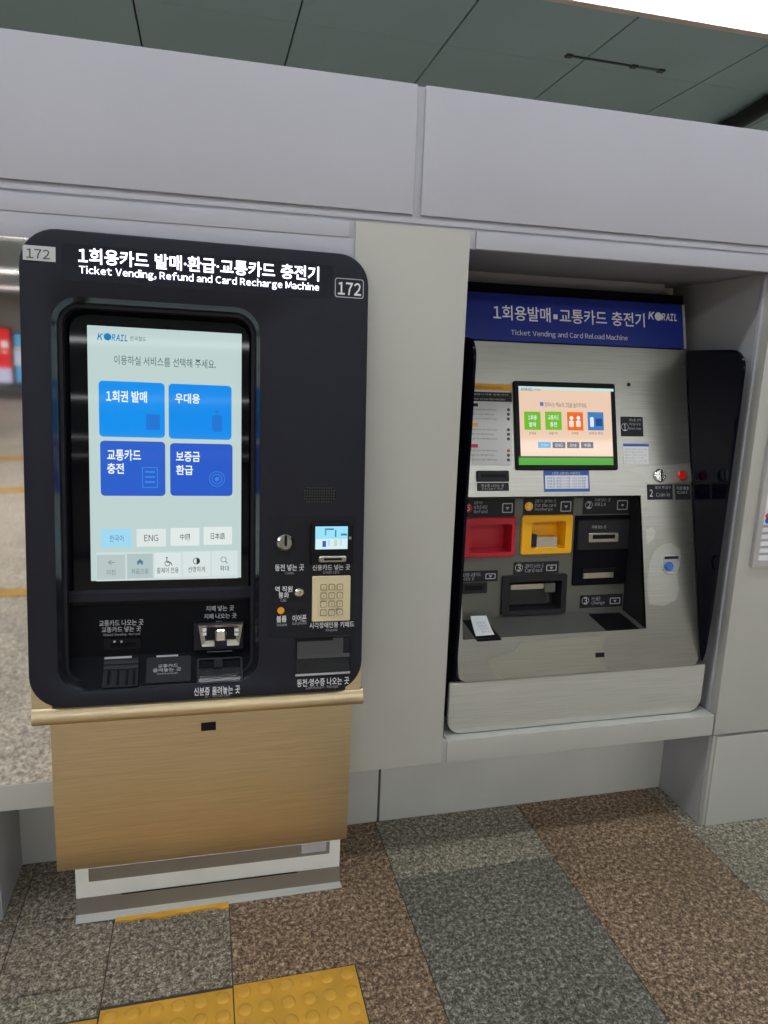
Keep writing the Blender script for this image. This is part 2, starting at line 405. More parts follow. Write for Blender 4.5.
# left bay: white head strip, mirror-finish panel, sill
wbox('head_strip', -0.57, 0.355, YW + 0.003, YW + 0.03, 1.722, 1.776, WP, bevel=0.002)
wbox('side_strip', 0.352, 0.363, YW + 0.004, YW + 0.03, 0.40, 1.776, WP)
wbox('mirror_panel', -0.57, -0.366, YW + 0.004, YW + 0.012, 0.40, 1.722, 'mirror_steel', bevel=0)
wbox('mirror_backing', -0.57, -0.37, YW + 0.013, 2.25, 0.40, 1.78, 'groove', bevel=0)
wbox('bay_back', -0.60, 0.364, 2.25, 2.30, 0.0, 1.80, 'groove', bevel=0)
wbox('sill', -0.57, 0.357, YW, 2.25, 0.330, 0.400, WW, bevel=0.003)
wbox('side_panel', -3.2, -0.57, YW, YW + 0.02, 0.335, 1.815, WW, bevel=0.002)
# niche of the right machine
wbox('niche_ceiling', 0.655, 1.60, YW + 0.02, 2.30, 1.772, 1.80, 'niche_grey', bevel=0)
wbox('niche_back', 0.655, 1.60, 2.28, 2.30, 0.40, 1.78, WW, bevel=0)
wbox('niche_head', 0.66, 1.50, 2.20, 2.28, 1.715, 1.772, WP)
wbox('niche_jamb', 1.587, 1.62, YW + 0.048, 2.30, 0.405, 1.774, 'jamb_paint')
wbox('jamb_trim', 1.582, 1.60, YW + 0.034, YW + 0.047, 0.405, 1.774, WP, bevel=0.004)
wbox('niche_sill', 0.674, 1.582, YW, 2.28, 0.336, 0.4065, WW, bevel=0.003)
wbox('sill_end', 0.659, 0.674, YW + 0.006, YW + 0.03, 0.337, 0.404, WW)
wbox('pillar_panel', 1.589, 4.2, YW, YW + 0.034, 0.336, 1.772, WW, bevel=0.002)
wbox('core', 1.621, 4.2, YW + 0.034, 2.30, 0.33, 1.80, 'groove', bevel=0)
# recessed skirting and plinths
wbox('skirting_board', -0.56, 0.532, 2.046, 2.07, 0.0, 0.36, 'skirting', bevel=0.002)
wbox('skirting_board', 0.540, 1.61, 2.046, 2.07, 0.0, 0.36, 'skirting', bevel=0.002)
wbox('skirting_backing', -0.56, 1.61, 2.07, 2.09, 0.0, 0.34, 'groove', bevel=0)
wbox('plinth_panel', 1.604, 4.2, YW, YW + 0.02, 0.002, 0.326, WW, bevel=0.002)
wbox('plinth_corner', 1.594, 1.604, YW + 0.006, YW + 0.02, 0.002, 0.328, WW)
wbox('plinth_side', 1.590, 4.2, YW + 0.02, 2.075, 0.001, 0.331, 'jamb_paint')
wbox('plinth_side', -3.2, -0.538, YW + 0.02, 2.075, 0.001, 0.331, 'jamb_paint')
wbox('plinth_panel', -3.2, -0.552, YW, YW + 0.02, 0.002, 0.326, WW, bevel=0.002)

# ================================================================== KIOSK 172 (left)
TH = math.atan2(0.12, 1.078)
ROLL = math.radians(0.75)                                      # the kiosk stands a little askew
K = Frame((0, 1.66, 0.665), (0, math.sin(TH), math.cos(TH)), roll=ROLL)
def askew(o, zp):
    p = base_of(o.parent)
    for v in o.data.vertices:
        x, z = v.co.x + p[0], v.co.z + p[2] - zp; c, k = math.cos(ROLL), math.sin(ROLL)
        v.co.x = x * c + z * k - p[0]; v.co.z = z * c - x * k + zp - p[2]
    return o
ki = thing('ticket_kiosk', 'tall black touchscreen ticket kiosk numbered 172 on a gold metal base', 'ticket machine', (0.0, 1.95, 0.0))
# base: white plinth frame, steel kick, gold front panel
askew(box('plinth_frame', -0.348, 0.356, 1.782, 2.03, 0.062, 0.19, 'white_enamel', ki, 0.002), 0.0)
askew(box('vent_strip', -0.315, 0.325, 1.7805, 1.783, 0.112, 0.150, 'steel_kick', ki), 0.0)
askew(box('type_plate', 0.245, 0.315, 1.7795, 1.7805, 0.122, 0.150, 'plate_grey', ki), 0.0)
askew(raw('kick_plate', [(-0.348, 1.781, 0.065), (0.356, 1.781, 0.065), (0.358, 1.776, 0.020), (-0.348, 1.776, 0.020), (-0.348, 2.03, 0.065), (0.356, 2.03, 0.065), (0.358, 2.03, 0.020), (-0.348, 2.03, 0.020)],
    [(0, 3, 2, 1), (4, 5, 6, 7), (0, 1, 5, 4), (3, 7, 6, 2), (0, 4, 7, 3), (1, 2, 6, 5)], 'steel_kick', ki), 0.0)
askew(raw('foot_strip', [(-0.348, 1.776, 0.020), (0.358, 1.776, 0.020), (0.364, 1.768, 0.0), (-0.350, 1.768, 0.0), (-0.348, 2.03, 0.020), (0.358, 2.03, 0.020), (0.364, 2.03, 0.0), (-0.350, 2.03, 0.0)],
    [(0, 3, 2, 1), (4, 5, 6, 7), (0, 1, 5, 4), (3, 7, 6, 2), (0, 4, 7, 3), (1, 2, 6, 5)], 'stainless_light', ki), -0.003)
askew(raw('latch_line', [(-0.235, 1.7795, 0.063), (0.235, 1.7795, 0.063), (0.235, 1.7795, 0.067), (-0.235, 1.7795, 0.067)], [(0, 1, 2, 3)], 'deep_black', ki), 0.0)
GX0, GX1, GYF, GZ0, GZ1 = -0.376, 0.370, 1.738, 0.178, 0.62
gp = []                                                        # gold panel: flat with a rolled lower edge
for yy, zz in ((1.800, GZ0), (GYF + 0.012, GZ0), (GYF + 0.003, GZ0 + 0.004), (GYF, GZ0 + 0.014), (GYF, GZ0 + 0.07), (GYF, GZ1), (1.800, GZ1)): gp.append((yy, zz))
n = len(gp); askew(raw('front_panel', [(GX0, y, z) for y, z in gp] + [(GX1, y, z) for y, z in gp],
    [(i, (i + 1) % n, n + (i + 1) % n, n + i) for i in range(n)] + [tuple(range(n)), tuple(range(2 * n - 1, n - 1, -1))], 'gold_steel', ki, 40), 0.45)
KB = Frame((0, GYF, 0), (0, 0, 1))
prect('key_slot', KB, (201, 723, 216, 730), -0.002, 0.001, 'deep_black', ki)
# cabinet behind the bezel
cb = [K.P(0, 0.0, -0.078), K.P(0, 1.06, -0.078), np.array([0, 2.20, 1.712]), np.array([0, 2.20, 0.42]), np.array([0, 1.78, 0.42])]
n = len(cb); askew(raw('cabinet', [(-0.358, p[1], p[2]) for p in cb] + [(0.350, p[1], p[2]) for p in cb],
    [(i, (i + 1) % n, n + (i + 1) % n, n + i) for i in range(n)] + [tuple(range(n)), tuple(range(2 * n - 1, n - 1, -1))], 'black_plate', ki), 0.665)
# gold lip under the bezel, rounded nose
lp = [(1.672, 0.667), (1.666, 0.665), (1.6555, 0.647), (1.6545, 0.640), (1.656, 0.633), (1.661, 0.627), (1.668, 0.6245)]
lp += [(1.79, 0.624), (1.79, 0.667)]
n = len(lp); askew(raw('lip', [(-0.396, y, z) for y, z in lp] + [(0.383, y, z) for y, z in lp],
    [(i, (i + 1) % n, n + (i + 1) % n, n + i) for i in range(n)] + [tuple(range(n)), tuple(range(2 * n - 1, n - 1, -1))], 'gold_steel', ki, 50), 0.645)
for c0_, c1_ in ((-0.396, -0.352), (0.338, 0.378)):
    slab('lip_corner', K, [(c0_, -0.006), (c1_, -0.006), (c1_, 0.09), (c0_, 0.09)], -0.022, -0.006, 'gold_steel', ki)
# bezel
OA0, OA1, OB0, OB1 = -0.400, 0.3785, 0.001, 1.0795
def orr(i): return rrect(OA0 + i, OA1 - i, OB0 + i, OB1 - i, seg=8, rs=[x - i for x in (0.078, 0.075, 0.072, 0.080)])
IA0, IA1, IB0, IB1 = -0.3385, 0.120, 0.037, 0.9375
def irr(i): return rrect(IA0 + i, IA1 - i, IB0 + i, IB1 - i, seg=8, rs=[max(0.012, x - i) for x in (0.060, 0.060, 0.060, 0.060)])
loft('bezel', K, [(orr(0.0), -0.024), (orr(0), -0.005), (orr(0.0015), -0.0015), (orr(0.005), 0), (irr(-0.002), 0), (irr(0.001), -0.002)], 'black_plastic', ki, cap0=False, cap1=False, smooth=40)
loft('recess_liner', K, [(irr(0.001), -0.002), (irr(0.004), -0.008), (irr(0.013), -0.022), (irr(0.016), -0.076)], 'liner_black', ki, cap0=False, cap1=False, smooth=60)
ob = orr(0.03); loft('bezel_back', K, [(ob, -0.024), (ob, -0.078), (irr(0.016), -0.078), (irr(0.016), -0.024)], 'black_plate', ki, closed=True)
loft('bezel_rear', K, [(orr(0.0), -0.0241), (irr(0.020), -0.0241)], 'black_plate', ki, cap0=False, cap1=False)
# screen recess
DB = -0.070
a0, a1, b0, b1 = K.rect(66, 306, 257, 587, DB)
gl = slab('screen_glass', K, rrect(IA0 + 0.016, IA1 - 0.016, b0, IB1 - 0.016, seg=4, rs=(0.002, 0.002, 0.04, 0.04)), DB - 0.004, DB, 'gloss_black', ki)
BSH = K.q(120, 655, DB)[1]
slab('lower_face', K, rrect(IA0 + 0.016, IA1 - 0.016, BSH - 0.01, b0 - 0.001, 0.0005, 1), DB - 0.004, DB + 0.002, 'recess_black', ki)
raw('brow', [K.P(a, b, d) for a in (IA0 + 0.017, IA1 - 0.017) for b, d in ((b0 + 0.003, DB), (b0 - 0.004, DB + 0.008), (b0 - 0.024, DB + 0.008), (b0 - 0.032, DB + 0.002))],
    [(0, 1, 5, 4), (1, 2, 6, 5), (2, 3, 7, 6), (0, 3, 2, 1), (4, 5, 6, 7), (0, 4, 7, 3)], 'black_plastic', ki)
# sloping shelf below
pA = K.P(0, IB0 + 0.006, -0.010); pB = K.P(0, BSH, DB + 0.002)
SH = Frame(pA, pB - pA, K.u); SHL = float(np.linalg.norm(pB - pA))
slab('shelf', SH, rrect(IA0 + 0.013, IA1 - 0.013, -0.012, SHL, seg=4, rs=(0.05, 0.05, 0.001, 0.001)), -0.006, 0, 'recess_black', ki)

# header LED board
mat('board_black', (14, 14, 30), 0.35, spec=0.2)
hd = prect('header_display', K, (61, 243, 333, 299), -0.002, 0.0006, 'board_black', ki, r=0.008)
LED = emat((236, 232, 255), 2.6)
text(K, '1회용카드 발매·환급·교통카드 충전기', (78, 247, 319, 281.5), 0.0014, LED, hd, 0.022)
text(K, 'Ticket Vending, Refund and Card Recharge Machine', (79, 265, 319, 293), 0.0014, LED, hd, 0.018)
np_ = prect('number_plate', K, (22.5, 244.5, 55.5, 262), 0, 0.0022, 'plate_grey', ki)
text(K, '172', (26, 248, 50, 259.5), 0.0026, 'letter_dark', np_, 0.012)
a0, a1, b0, b1 = K.rect(335, 277.5, 363.5, 299)
nb = ring('number_badge', K, rrect(a0, a1, b0, b1, 0.006, 4), rrect(a0 + 0.002, a1 - 0.002, b0 + 0.002, b1 - 0.002, 0.005, 4), -0.001, 0.0008, 'letter_dim', ki)
text(K, '172', (338, 281.5, 361, 296), 0.0008, 'letter_white', nb, 0.02)

# ---- touchscreen content
S0 = DB + 0.0006
a0, b1 = K.q(87, 325, S0); a1, b0 = K.q(241, 577.5, S0)
scr = slab('display', K, rrect(a0, a1, b0, b1), DB, S0, emat((196, 218, 214), 0.92, True), ki)
def sp(name, px, rgb, r=0.004, lift=0.0004, st=0.95): return prect(name, K, px, S0, S0 + lift, emat(rgb, st, True), scr, r=r, seg=4)
T1 = S0 + 0.0009
BLUE = emat((20, 128, 200), 0.95); GREY = emat((96, 108, 112), 0.9); WHT = emat((236, 246, 255), 1.0); DARK = emat((46, 54, 60), 0.9)
text(K, 'K', (97, 333, 103.5, 340), T1, BLUE, scr, 0.03, 0.2)
aa, bb = K.q(107.5, 336.8, T1); slab('logo_globe', K, circle(aa, bb, 0.0085, 16), S0, T1, BLUE, scr)
text(K, 'RAIL', (111.5, 334, 127.5, 341.5), T1, BLUE, scr, 0.03, 0.2)
text(K, '한국철도', (130, 336, 146, 341.5), T1, GREY, scr)
text(K, '이용하실 서비스를 선택해 주세요.', (114, 355, 216, 369), T1, GREY, scr, 0.004)
C1, C2, C3, C4 = (8, 146, 242), (8, 142, 240), (42, 96, 206), (40, 92, 204)
sp('service_tile', (98.5, 380.5, 165, 438), C1, 0.009); sp('service_tile', (168.5, 383.5, 231.5, 440), C2, 0.009)
sp('service_tile', (100, 440.5, 165.5, 496), C3, 0.009); sp('service_tile', (170, 443, 232.5, 496), C4, 0.009)
for s, px in (('1회권 발매', (106, 390, 147, 403)), ('우대용', (175, 393, 200, 404)), ('교통카드', (107, 449, 141, 461)), ('충전', (107, 463, 124, 474)), ('보증금', (176, 451.5, 200, 462)), ('환급', (176, 465, 193, 475))):
    text(K, s, px, T1, WHT, scr, 0.022)
# faint tile pictograms
IC = emat((58, 138, 228), 0.95)
aa, bb = K.q(217, 479, T1)
for rr in (0.019, 0.0125): ring('pictogram', K, circle(aa, bb, rr, 24), circle(aa, bb, rr - 0.0016, 24), S0, T1, IC, scr)
slab('pictogram', K, circle(aa, bb, 0.005, 12), S0, T1, IC, scr)
for px in ((142, 467, 158, 488),): 
    q0 = K.rect(*px, T1); ring('pictogram', K, rrect(*q0, 0.003), rrect(q0[0] + 0.002, q0[1] - 0.002, q0[2] + 0.002, q0[3] - 0.002, 0.002), S0, T1, IC, scr)
    for k in range(3): sp('pictogram', (145, 471 + 5 * k, 155, 473 + 5 * k), (58, 138, 228), 0.0005, 0.0008)
IC2 = (30, 118, 216)
aa, bb = K.q(217, 412, T1); slab('pictogram', K, circle(aa, bb, 0.005, 12), S0, T1, emat(IC2), scr); sp('pictogram', (212, 415, 222, 432), IC2, 0.006, 0.0008)
sp('pictogram', (146, 414, 160, 430), IC2, 0.002, 0.0008)
for px, c, s, tc in (((101, 529, 132, 547.5), (164, 220, 244), '한국어', (74, 140, 190)), ((136.5, 529, 166, 546.5), (226, 234, 232), 'ENG', (96, 104, 108)), ((170.5, 528, 199.5, 545.5), (230, 238, 236), '中國', (80, 88, 92)), ((203.5, 527, 232, 544.5), (230, 238, 236), '日本語', (70, 78, 82))):
    sp('language_button', px, c, 0.002, 0.0006); cx_, cy_ = (px[0] + px[2]) / 2, (px[1] + px[3]) / 2 + 0.4; w = 7 if len(s) == 3 else 5
    text(K, s, (cx_ - w, cy_ - 3.4, cx_ + w, cy_ + 3.0), T1 + 0.0002, emat(tc), scr, 0.006)
sp('menu_bar', (96, 552.5, 238, 578), (208, 224, 222), 0.001, 0.0002)
for px, c, s in (((96.5, 555, 125.5, 579), (186, 202, 200), '이전'), ((127, 554, 153, 578), (180, 198, 198), '처음으로'), ((154.5, 553, 181, 577), (222, 234, 232), '휠체어 전용'), ((183, 552, 210, 576), (220, 232, 230), '선명하게'), ((212, 551, 237, 575), (218, 230, 228), '확대')):
    sp('menu_button', px, c, 0.001, 0.0005); cx_, cy_ = (px[0] + px[2]) / 2, (px[1] + px[3]) / 2; w = {2: 4.5, 4: 8.5}.get(len(s), 11)
    text(K, s, (cx_ - w, cy_ + 2.6, cx_ + w, cy_ + 8), T1 + 0.0002, emat((110, 122, 126)) if px[0] < 150 else DARK, scr)
text(K, '←', (108, 560, 115, 565), T1 + 0.0002, emat((110, 122, 126)), scr)
hp = [(-0.008, 0), (-0.008, -0.008), (-0.0025, -0.008), (-0.0025, -0.003), (0.0025, -0.003), (0.0025, -0.008), (0.008, -0.008), (0.008, 0), (0.010, 0), (0, 0.009), (-0.010, 0)]
aa, bb = K.q(140, 562, T1); slab('home_icon', K, [(aa + x * 0.8, bb + y * 0.8) for x, y in hp], S0, T1 + 0.0002, emat((84, 116, 150)), scr)
aa, bb = K.q(167.8, 562.3, T1); TI = T1 + 0.0002
slab('wheelchair_icon', K, circle(aa - 0.002, bb + 0.0115, 0.0020, 10), S0, TI, DARK, scr)
ring('wheelchair_icon', K, circle(aa - 0.001, bb - 0.003, 0.0066, 18), circle(aa - 0.001, bb - 0.003, 0.0052, 18), S0, TI, DARK, scr)
slab('wheelchair_icon', K, [(aa - 0.0030, bb), (aa - 0.0012, bb), (aa - 0.0010, bb + 0.009), (aa - 0.0028, bb + 0.009)], S0, TI, DARK, scr)
slab('wheelchair_icon', K, [(aa - 0.0028, bb - 0.0010), (aa + 0.0060, bb - 0.0010), (aa + 0.0095, bb - 0.0085), (aa + 0.0110, bb - 0.0080), (aa + 0.0070, bb + 0.0008), (aa - 0.0028, bb + 0.0008)], S0, TI, DARK, scr)
aa, bb = K.q(196.5, 561, T1); ring('contrast_icon', K, circle(aa, bb, 0.0085, 18), circle(aa, bb, 0.007, 18), S0, T1 + 0.0002, DARK, scr)
slab('contrast_icon', K, [(aa + 0.008 * math.sin(math.pi * i / 9), bb + 0.008 * math.cos(math.pi * i / 9)) for i in range(10)], S0, T1 + 0.0002, DARK, scr)
aa, bb = K.q(223.5, 559.5, T1); ring('zoom_icon', K, circle(aa, bb, 0.0070, 18), circle(aa, bb, 0.0058, 18), S0, T1 + 0.0002, DARK, scr)
slab('zoom_icon', K, [(aa + 0.0045, bb - 0.0055), (aa + 0.0055, bb - 0.0045), (aa + 0.0105, bb - 0.0095), (aa + 0.0095, bb - 0.0105)], S0, T1 + 0.0002, DARK, scr)

# ---- lower recess: card slot, bill slot, trays
LF = DB + 0.0026
text(K, '교통카드 나오는 곳', (99, 620.5, 143.5, 625), LF, 'letter_dim', ki, 0.012)
text(K, '교통카드 넣는 곳', (101.5, 627.3, 141, 631.2), LF, 'letter_dim', ki, 0.012)
text(K, 'Ticket Vending · Refund', (103, 634, 140, 635.4), LF, 'letter_dim', ki)
cs = prect('card_slot', K, (104, 639.5, 140.5, 648.5), DB, DB + 0.005, 'deep_black', ki, r=0.002)
prect('slot_mouth', K, (110, 643, 136, 646.5), DB + 0.004, DB + 0.0056, 'recess_black', cs)
for x in (114.5, 121.5): disc('guide_lamp', K, (x, 641.7), 0.0028, DB + 0.004, DB + 0.006, 'letter_dim', cs, 10)
text(K, '지폐 넣는 곳', (206, 606, 234, 610.5), LF, 'letter_dim', ki, 0.012)
text(K, '지폐 나오는 곳', (204, 614, 236.5, 618), LF, 'letter_dim', ki, 0.012)
text(K, 'Bills', (216, 620.5, 222.5, 623), LF, 'letter_dim', ki)
ba = prect('bill_acceptor', K, (193.5, 624, 244, 649), DB, DB + 0.014, 'black_plastic', ki, r=0.003, ch=0.003)
e0 = K.rect(198.5, 625.5, 242.5, 645, DB + 0.03)
fr = rrect(e0[0], e0[1], e0[2], e0[3], 0.001, 2); ec = (e0[0] + e0[1]) / 2
tl = [(a + (0.008 if b < (e0[2] + e0[3]) / 2 and a < ec else (-0.008 if b < (e0[2] + e0[3]) / 2 else 0)), b) for a, b in fr]
inn = [(ec + (a - ec) * 0.82, e0[2] + (b - e0[2]) * 0.62 + (e0[3] - e0[2]) * 0.24) for a, b in tl]
loft('slot_bezel', K, [(tl, DB + 0.012), (tl, DB + 0.030), (inn, DB + 0.024), (inn, DB + 0.013)], 'dull_silver', ba, cap0=False, cap1=True)
prect('note_cradle', K, (215, 630, 226.5, 644), DB + 0.012, DB + 0.033, 'chrome', ba, r=0.008, ch=0.004)
prect('note_gap', K, (214.5, 641, 227, 646.5), DB + 0.02, DB + 0.0335, 'black_plastic', ba)
for x in (204.5, 236.5):
    for y in (630.3, 634.3): prect('guide_lamp', K, (x - 2, y - 1.4, x + 2, y + 1.2), DB + 0.02, DB + 0.0315, 'letter_white', ba)
prect('guide_line', K, (207, 651.8, 232, 653), DB + 0.001, DB + 0.004, 'letter_dim', ki)
# shelf items
ct = prect('card_tray', SH, (104, 659, 138, 686), -0.003, 0.004, 'deep_black', ki, r=0.003, ch=0.001)
for y in (663, 668): prect('rib', SH, (94 + 10, y - 1.4, 138, y), 0.003, 0.0065, 'black_plastic', ct)
for x in (108, 117, 126, 133): prect('rib', SH, (x, 670, x + 1.6, 684), 0.003, 0.006, 'recess_black', ct)
prect('guide_line', SH, (104.5, 657.2, 131.5, 658.2), 0, 0.002, 'letter_dim', ki)
pd = prect('card_pad', SH, (146.5, 657.5, 191, 681), -0.002, 0.003, 'black_plate', ki, r=0.006, ch=0.001)
text(SH, '교통카드', (158, 664.5, 178, 666.8), 0.0036, 'letter_dim', pd, 0.01)
text(SH, '올려놓는 곳', (153, 668.6, 181, 670.8), 0.0036, 'letter_dim', pd, 0.01)
text(SH, 'Card Recharge', (157, 673, 178, 674), 0.0036, 'letter_dim', pd)
prect('guide_line', SH, (156.5, 655.5, 178, 656.6), 0, 0.002, 'letter_dim', ki)
q0 = SH.rect(197, 659, 243, 682, 0.004)
it = ring('id_tray', SH, rrect(*q0, 0.006, 3), rrect(q0[0] + 0.004, q0[1] - 0.004, q0[2] + 0.004, q0[3] - 0.004, 0.004, 3), 0, 0.006, 'black_plastic', ki)
prect('card_stop', SH, (214, 659, 223, 667), 0, 0.007, 'deep_black', it, r=0.001)
prect('clear_cover', SH, (199, 669, 240, 680), 0.001, 0.003, 'smoke_plastic', it)
text(K, '신분증 올려놓는 곳', (194, 687.8, 240, 693.2), 0.0006, 'letter_white', ki, 0.012)
text(K, 'ID / Welfare Card', (205, 694.5, 230, 696.5), 0.0006, 'letter_dim', ki)

# ---- right column controls
prect('control_plate', K, (268.5, 516, 353, 634), -0.001, 0.0006, 'black_plate', ki, r=0.004)
q0 = K.rect(303, 486.5, 335.5, 503)
sg = slab('speaker_grille', K, rrect(*q0, 0.017, 6), -0.001, 0.0006, 'deep_black', ki)
V, Fc = [], []
for i in range(13):
    for j in range(6):
        aa = q0[0] + (i + 0.75) / 13.5 * (q0[1] - q0[0]); bb = q0[2] + (j + 0.5) / 6 * (q0[3] - q0[2]); k = len(V); s = 0.0018
        if (i in (0, 12)) and (j in (0, 5)): continue
        V += [K.P(aa - s, bb - s, 0.0012), K.P(aa + s, bb - s, 0.0012), K.P(aa + s, bb + s, 0.0012), K.P(aa - s, bb + s, 0.0012)]; Fc.append((k, k + 1, k + 2, k + 3))
raw('grille_mesh', V, Fc, 'grille_grey', sg)['kind'] = 'stuff'
co = disc('coin_slot', K, (285.5, 543), 0.0205, 0, 0.010, 'chrome', ki, 28, ch=0.005)
prect('slot', K, (284.8, 535.5, 287, 546), 0.008, 0.0106, 'deep_black', co)
text(K, '동전 넣는 곳', (275, 564.5, 304, 570.5), 0.0012, 'letter_white', ki, 0.012)
text(K, 'Coins', (285, 571.5, 294, 574.2), 0.0012, 'letter_dim', ki)
cr = prect('card_reader', K, (311.5, 523.5, 352.5, 564), 0, 0.014, 'deep_black', ki, r=0.004, ch=0.002)
rs = prect('reader_screen', K, (315.5, 526.5, 347.5, 549), 0.013, 0.0146, emat((150, 222, 246), 1.05, True), cr)
for px, c in (((325, 528.5, 334, 530), (70, 130, 160)), ((325, 530, 326.2, 535.5), (90, 150, 180)), ((335, 530, 336.3, 537), (70, 130, 160)), ((341, 533.5, 347, 535.5), (70, 130, 160)), ((322.5, 541, 326, 547), (60, 90, 190)), ((328, 540, 330, 546), (190, 220, 230)), ((334, 539.5, 337, 546), (200, 216, 190)), ((340, 539, 342, 545.5), (200, 222, 230))):
    prect('screen_graphic', K, px, 0.0146, 0.0150, emat(c), rs)
prect('screen_graphic', K, (315.8, 539, 347.3, 548.8), 0.0146, 0.0148, emat((214, 238, 244), 1.0), rs)
disc('reader_light', K, (350, 538), 0.004, 0.013, 0.0146, 'dull_silver', cr, 12)
ib = prect('insert_slot', K, (319, 556.5, 346.5, 562), 0.013, 0.019, 'dull_silver', cr, r=0.005, ch=0.002)
prect('slot_mouth', K, (324, 558.3, 342, 560.2), 0.018, 0.0195, 'deep_black', ib)
text(K, '신용카드 넣는 곳', (312.5, 564.8, 350, 569.8), 0.0012, 'letter_white', ki, 0.012)
text(K, 'Credit card', (323, 570.5, 339, 573.5), 0.0012, 'letter_dim', ki)
text(K, '역 직원', (275, 586.5, 292.5, 592), 0.0012, 'letter_white', ki, 0.012)
text(K, '통화', (278.5, 592.5, 289, 598), 0.0012, 'letter_white', ki, 0.012)
text(K, 'Call', (280.5, 598.5, 286.5, 601.5), 0.0012, 'letter_dim', ki)
cbn = disc('call_button', K, (299.5, 593), 0.0115, 0, 0.007, 'chrome', ki, 20, ch=0.003); disc('button_cap', K, (299.3, 592.6), 0.0055, 0.006, 0.009, 'dull_silver', cbn, 14, ch=0.001)
disc('volume_button', K, (281, 611), 0.0085, 0, 0.006, 'orange_button', ki, 20, ch=0.002)
text(K, '볼륨', (276.5, 616, 286.5, 622), 0.0012, 'letter_white', ki, 0.02); text(K, 'Volume', (276.5, 623, 287, 626), 0.0012, 'letter_dim', ki)
disc('earphone_jack', K, (299, 611), 0.005, 0, 0.002, 'deep_black', ki, 14)
text(K, '이어폰', (292.5, 615, 306.5, 621.5), 0.0012, 'letter_white', ki, 0.012); text(K, 'Earphone', (292.5, 622, 306.5, 625), 0.0012, 'letter_dim', ki)
kp = prect('keypad', K, (312.5, 576.5, 350, 620.5), 0, 0.006, 'keypad_beige', ki, r=0.003, ch=0.0015)
q0 = K.rect(319.5, 583, 343.5, 616, 0.006)
for r_ in range(4):
    for c_ in range(3):
        aa = q0[0] + (c_ + 0.5) / 3 * (q0[1] - q0[0]); bb = q0[3] - (r_ + 0.5) / 4 * (q0[3] - q0[2])
        slab('key', K, rrect(aa - 0.0072, aa + 0.0072, bb - 0.0072, bb + 0.0072, 0.002, 2), 0.0055, 0.0085, 'keypad_beige', kp, ch=0.0008)
        ring('key_outline', K, rrect(aa - 0.0076, aa + 0.0076, bb - 0.0076, bb + 0.0076, 0.002, 2), rrect(aa - 0.0062, aa + 0.0062, bb - 0.0062, bb + 0.0062, 0.0015, 2), 0.005, 0.0087, 'key_line', kp)
        V_, P_ = text_mesh('123456789*0#'[r_ * 3 + c_], 0.0, 0.0)
        raw('lettering', [K.P(aa - 0.0020 + x * 0.004, bb - 0.0036 + y * 0.007, 0.0089) for x, y in V_], P_, 'key_line', kp, fix=False)
text(K, '시각장애인용 키패드', (309.5, 622.8, 354, 626.8), 0.0012, 'letter_white', ki, 0.012)
text(K, 'Keypad', (326, 628.5, 337, 631.5), 0.0012, 'letter_dim', ki)
# coin return / receipt tray
q0 = K.rect(294.5, 637, 351, 674.5)
rt = loft('receipt_tray', K, [(rrect(*q0, 0.004, 3), 0.0005), (rrect(q0[0] + 0.003, q0[1] - 0.003, q0[2] + 0.003, q0[3] - 0.003, 0.003, 3), 0.003), (rrect(q0[0] + 0.005, q0[1] - 0.005, q0[2] + 0.005, q0[3] - 0.005, 0.003, 3), 0.0008)], 'black_plate', ki, cap0=False, cap1=True)
prect('flap', K, (297.5, 640, 343, 655.5), 0.0008, 0.0045, 'flap_grey', rt); prect('flap_edge', K, (297.5, 655.8, 349.5, 656.5), 0.0008, 0.005, 'letter_dark', rt)
prect('tray_floor', K, (296.5, 656.5, 350, 672.5), 0.0008, 0.0035, 'smoke_plastic', rt)
prect('flap_gap', K, (296, 638, 333, 640.3), 0.001, 0.005, 'deep_black', rt)
prect('guide_line', K, (295.5, 674.6, 350, 673.4), 0.001, 0.004, 'letter_dim', rt)
text(K, '동전·영수증 나오는 곳', (297, 679.5, 349, 684), 0.0006, 'letter_white', ki, 0.012)
text(K, 'Coin Return · Receipt', (306, 686.5, 338.5, 688.2), 0.0006, 'letter_dim', ki)

# ================================================================== TICKET MACHINE IN THE NICHE (right)
T2 = math.radians(14.35)
M = Frame((1.1125, 1.832, 0.574), (0, math.sin(T2), math.cos(T2)))
tm = thing('ticket_machine', 'stainless steel ticket machine with blue header set back in the wall niche', 'ticket machine', (1.1125, 2.05, 0.407))
HA0, HA1, HB0, HB1 = -0.388, 0.2215, 0.1245, 0.5435
def hole(k=5): return rrect(HA0, HA1, HB0, HB1, 0.001, k)
po = rrect(-0.407, 0.408, 0.0, 1.016, seg=5, rs=(0.028, 0.028, 0.001, 0.001))
def pin(i): return rrect(-0.407 + i, 0.408 - i, i, 1.016 - i, seg=5, rs=(0.028 - i, 0.028 - i, 0.001, 0.001))
loft('face_plate', M, [(po, -0.014), (po, -0.002), (pin(0.002), 0.0), (hole(), 0.0), (hole(), -0.012)], 'stainless', tm, cap0=False, cap1=False, smooth=35)
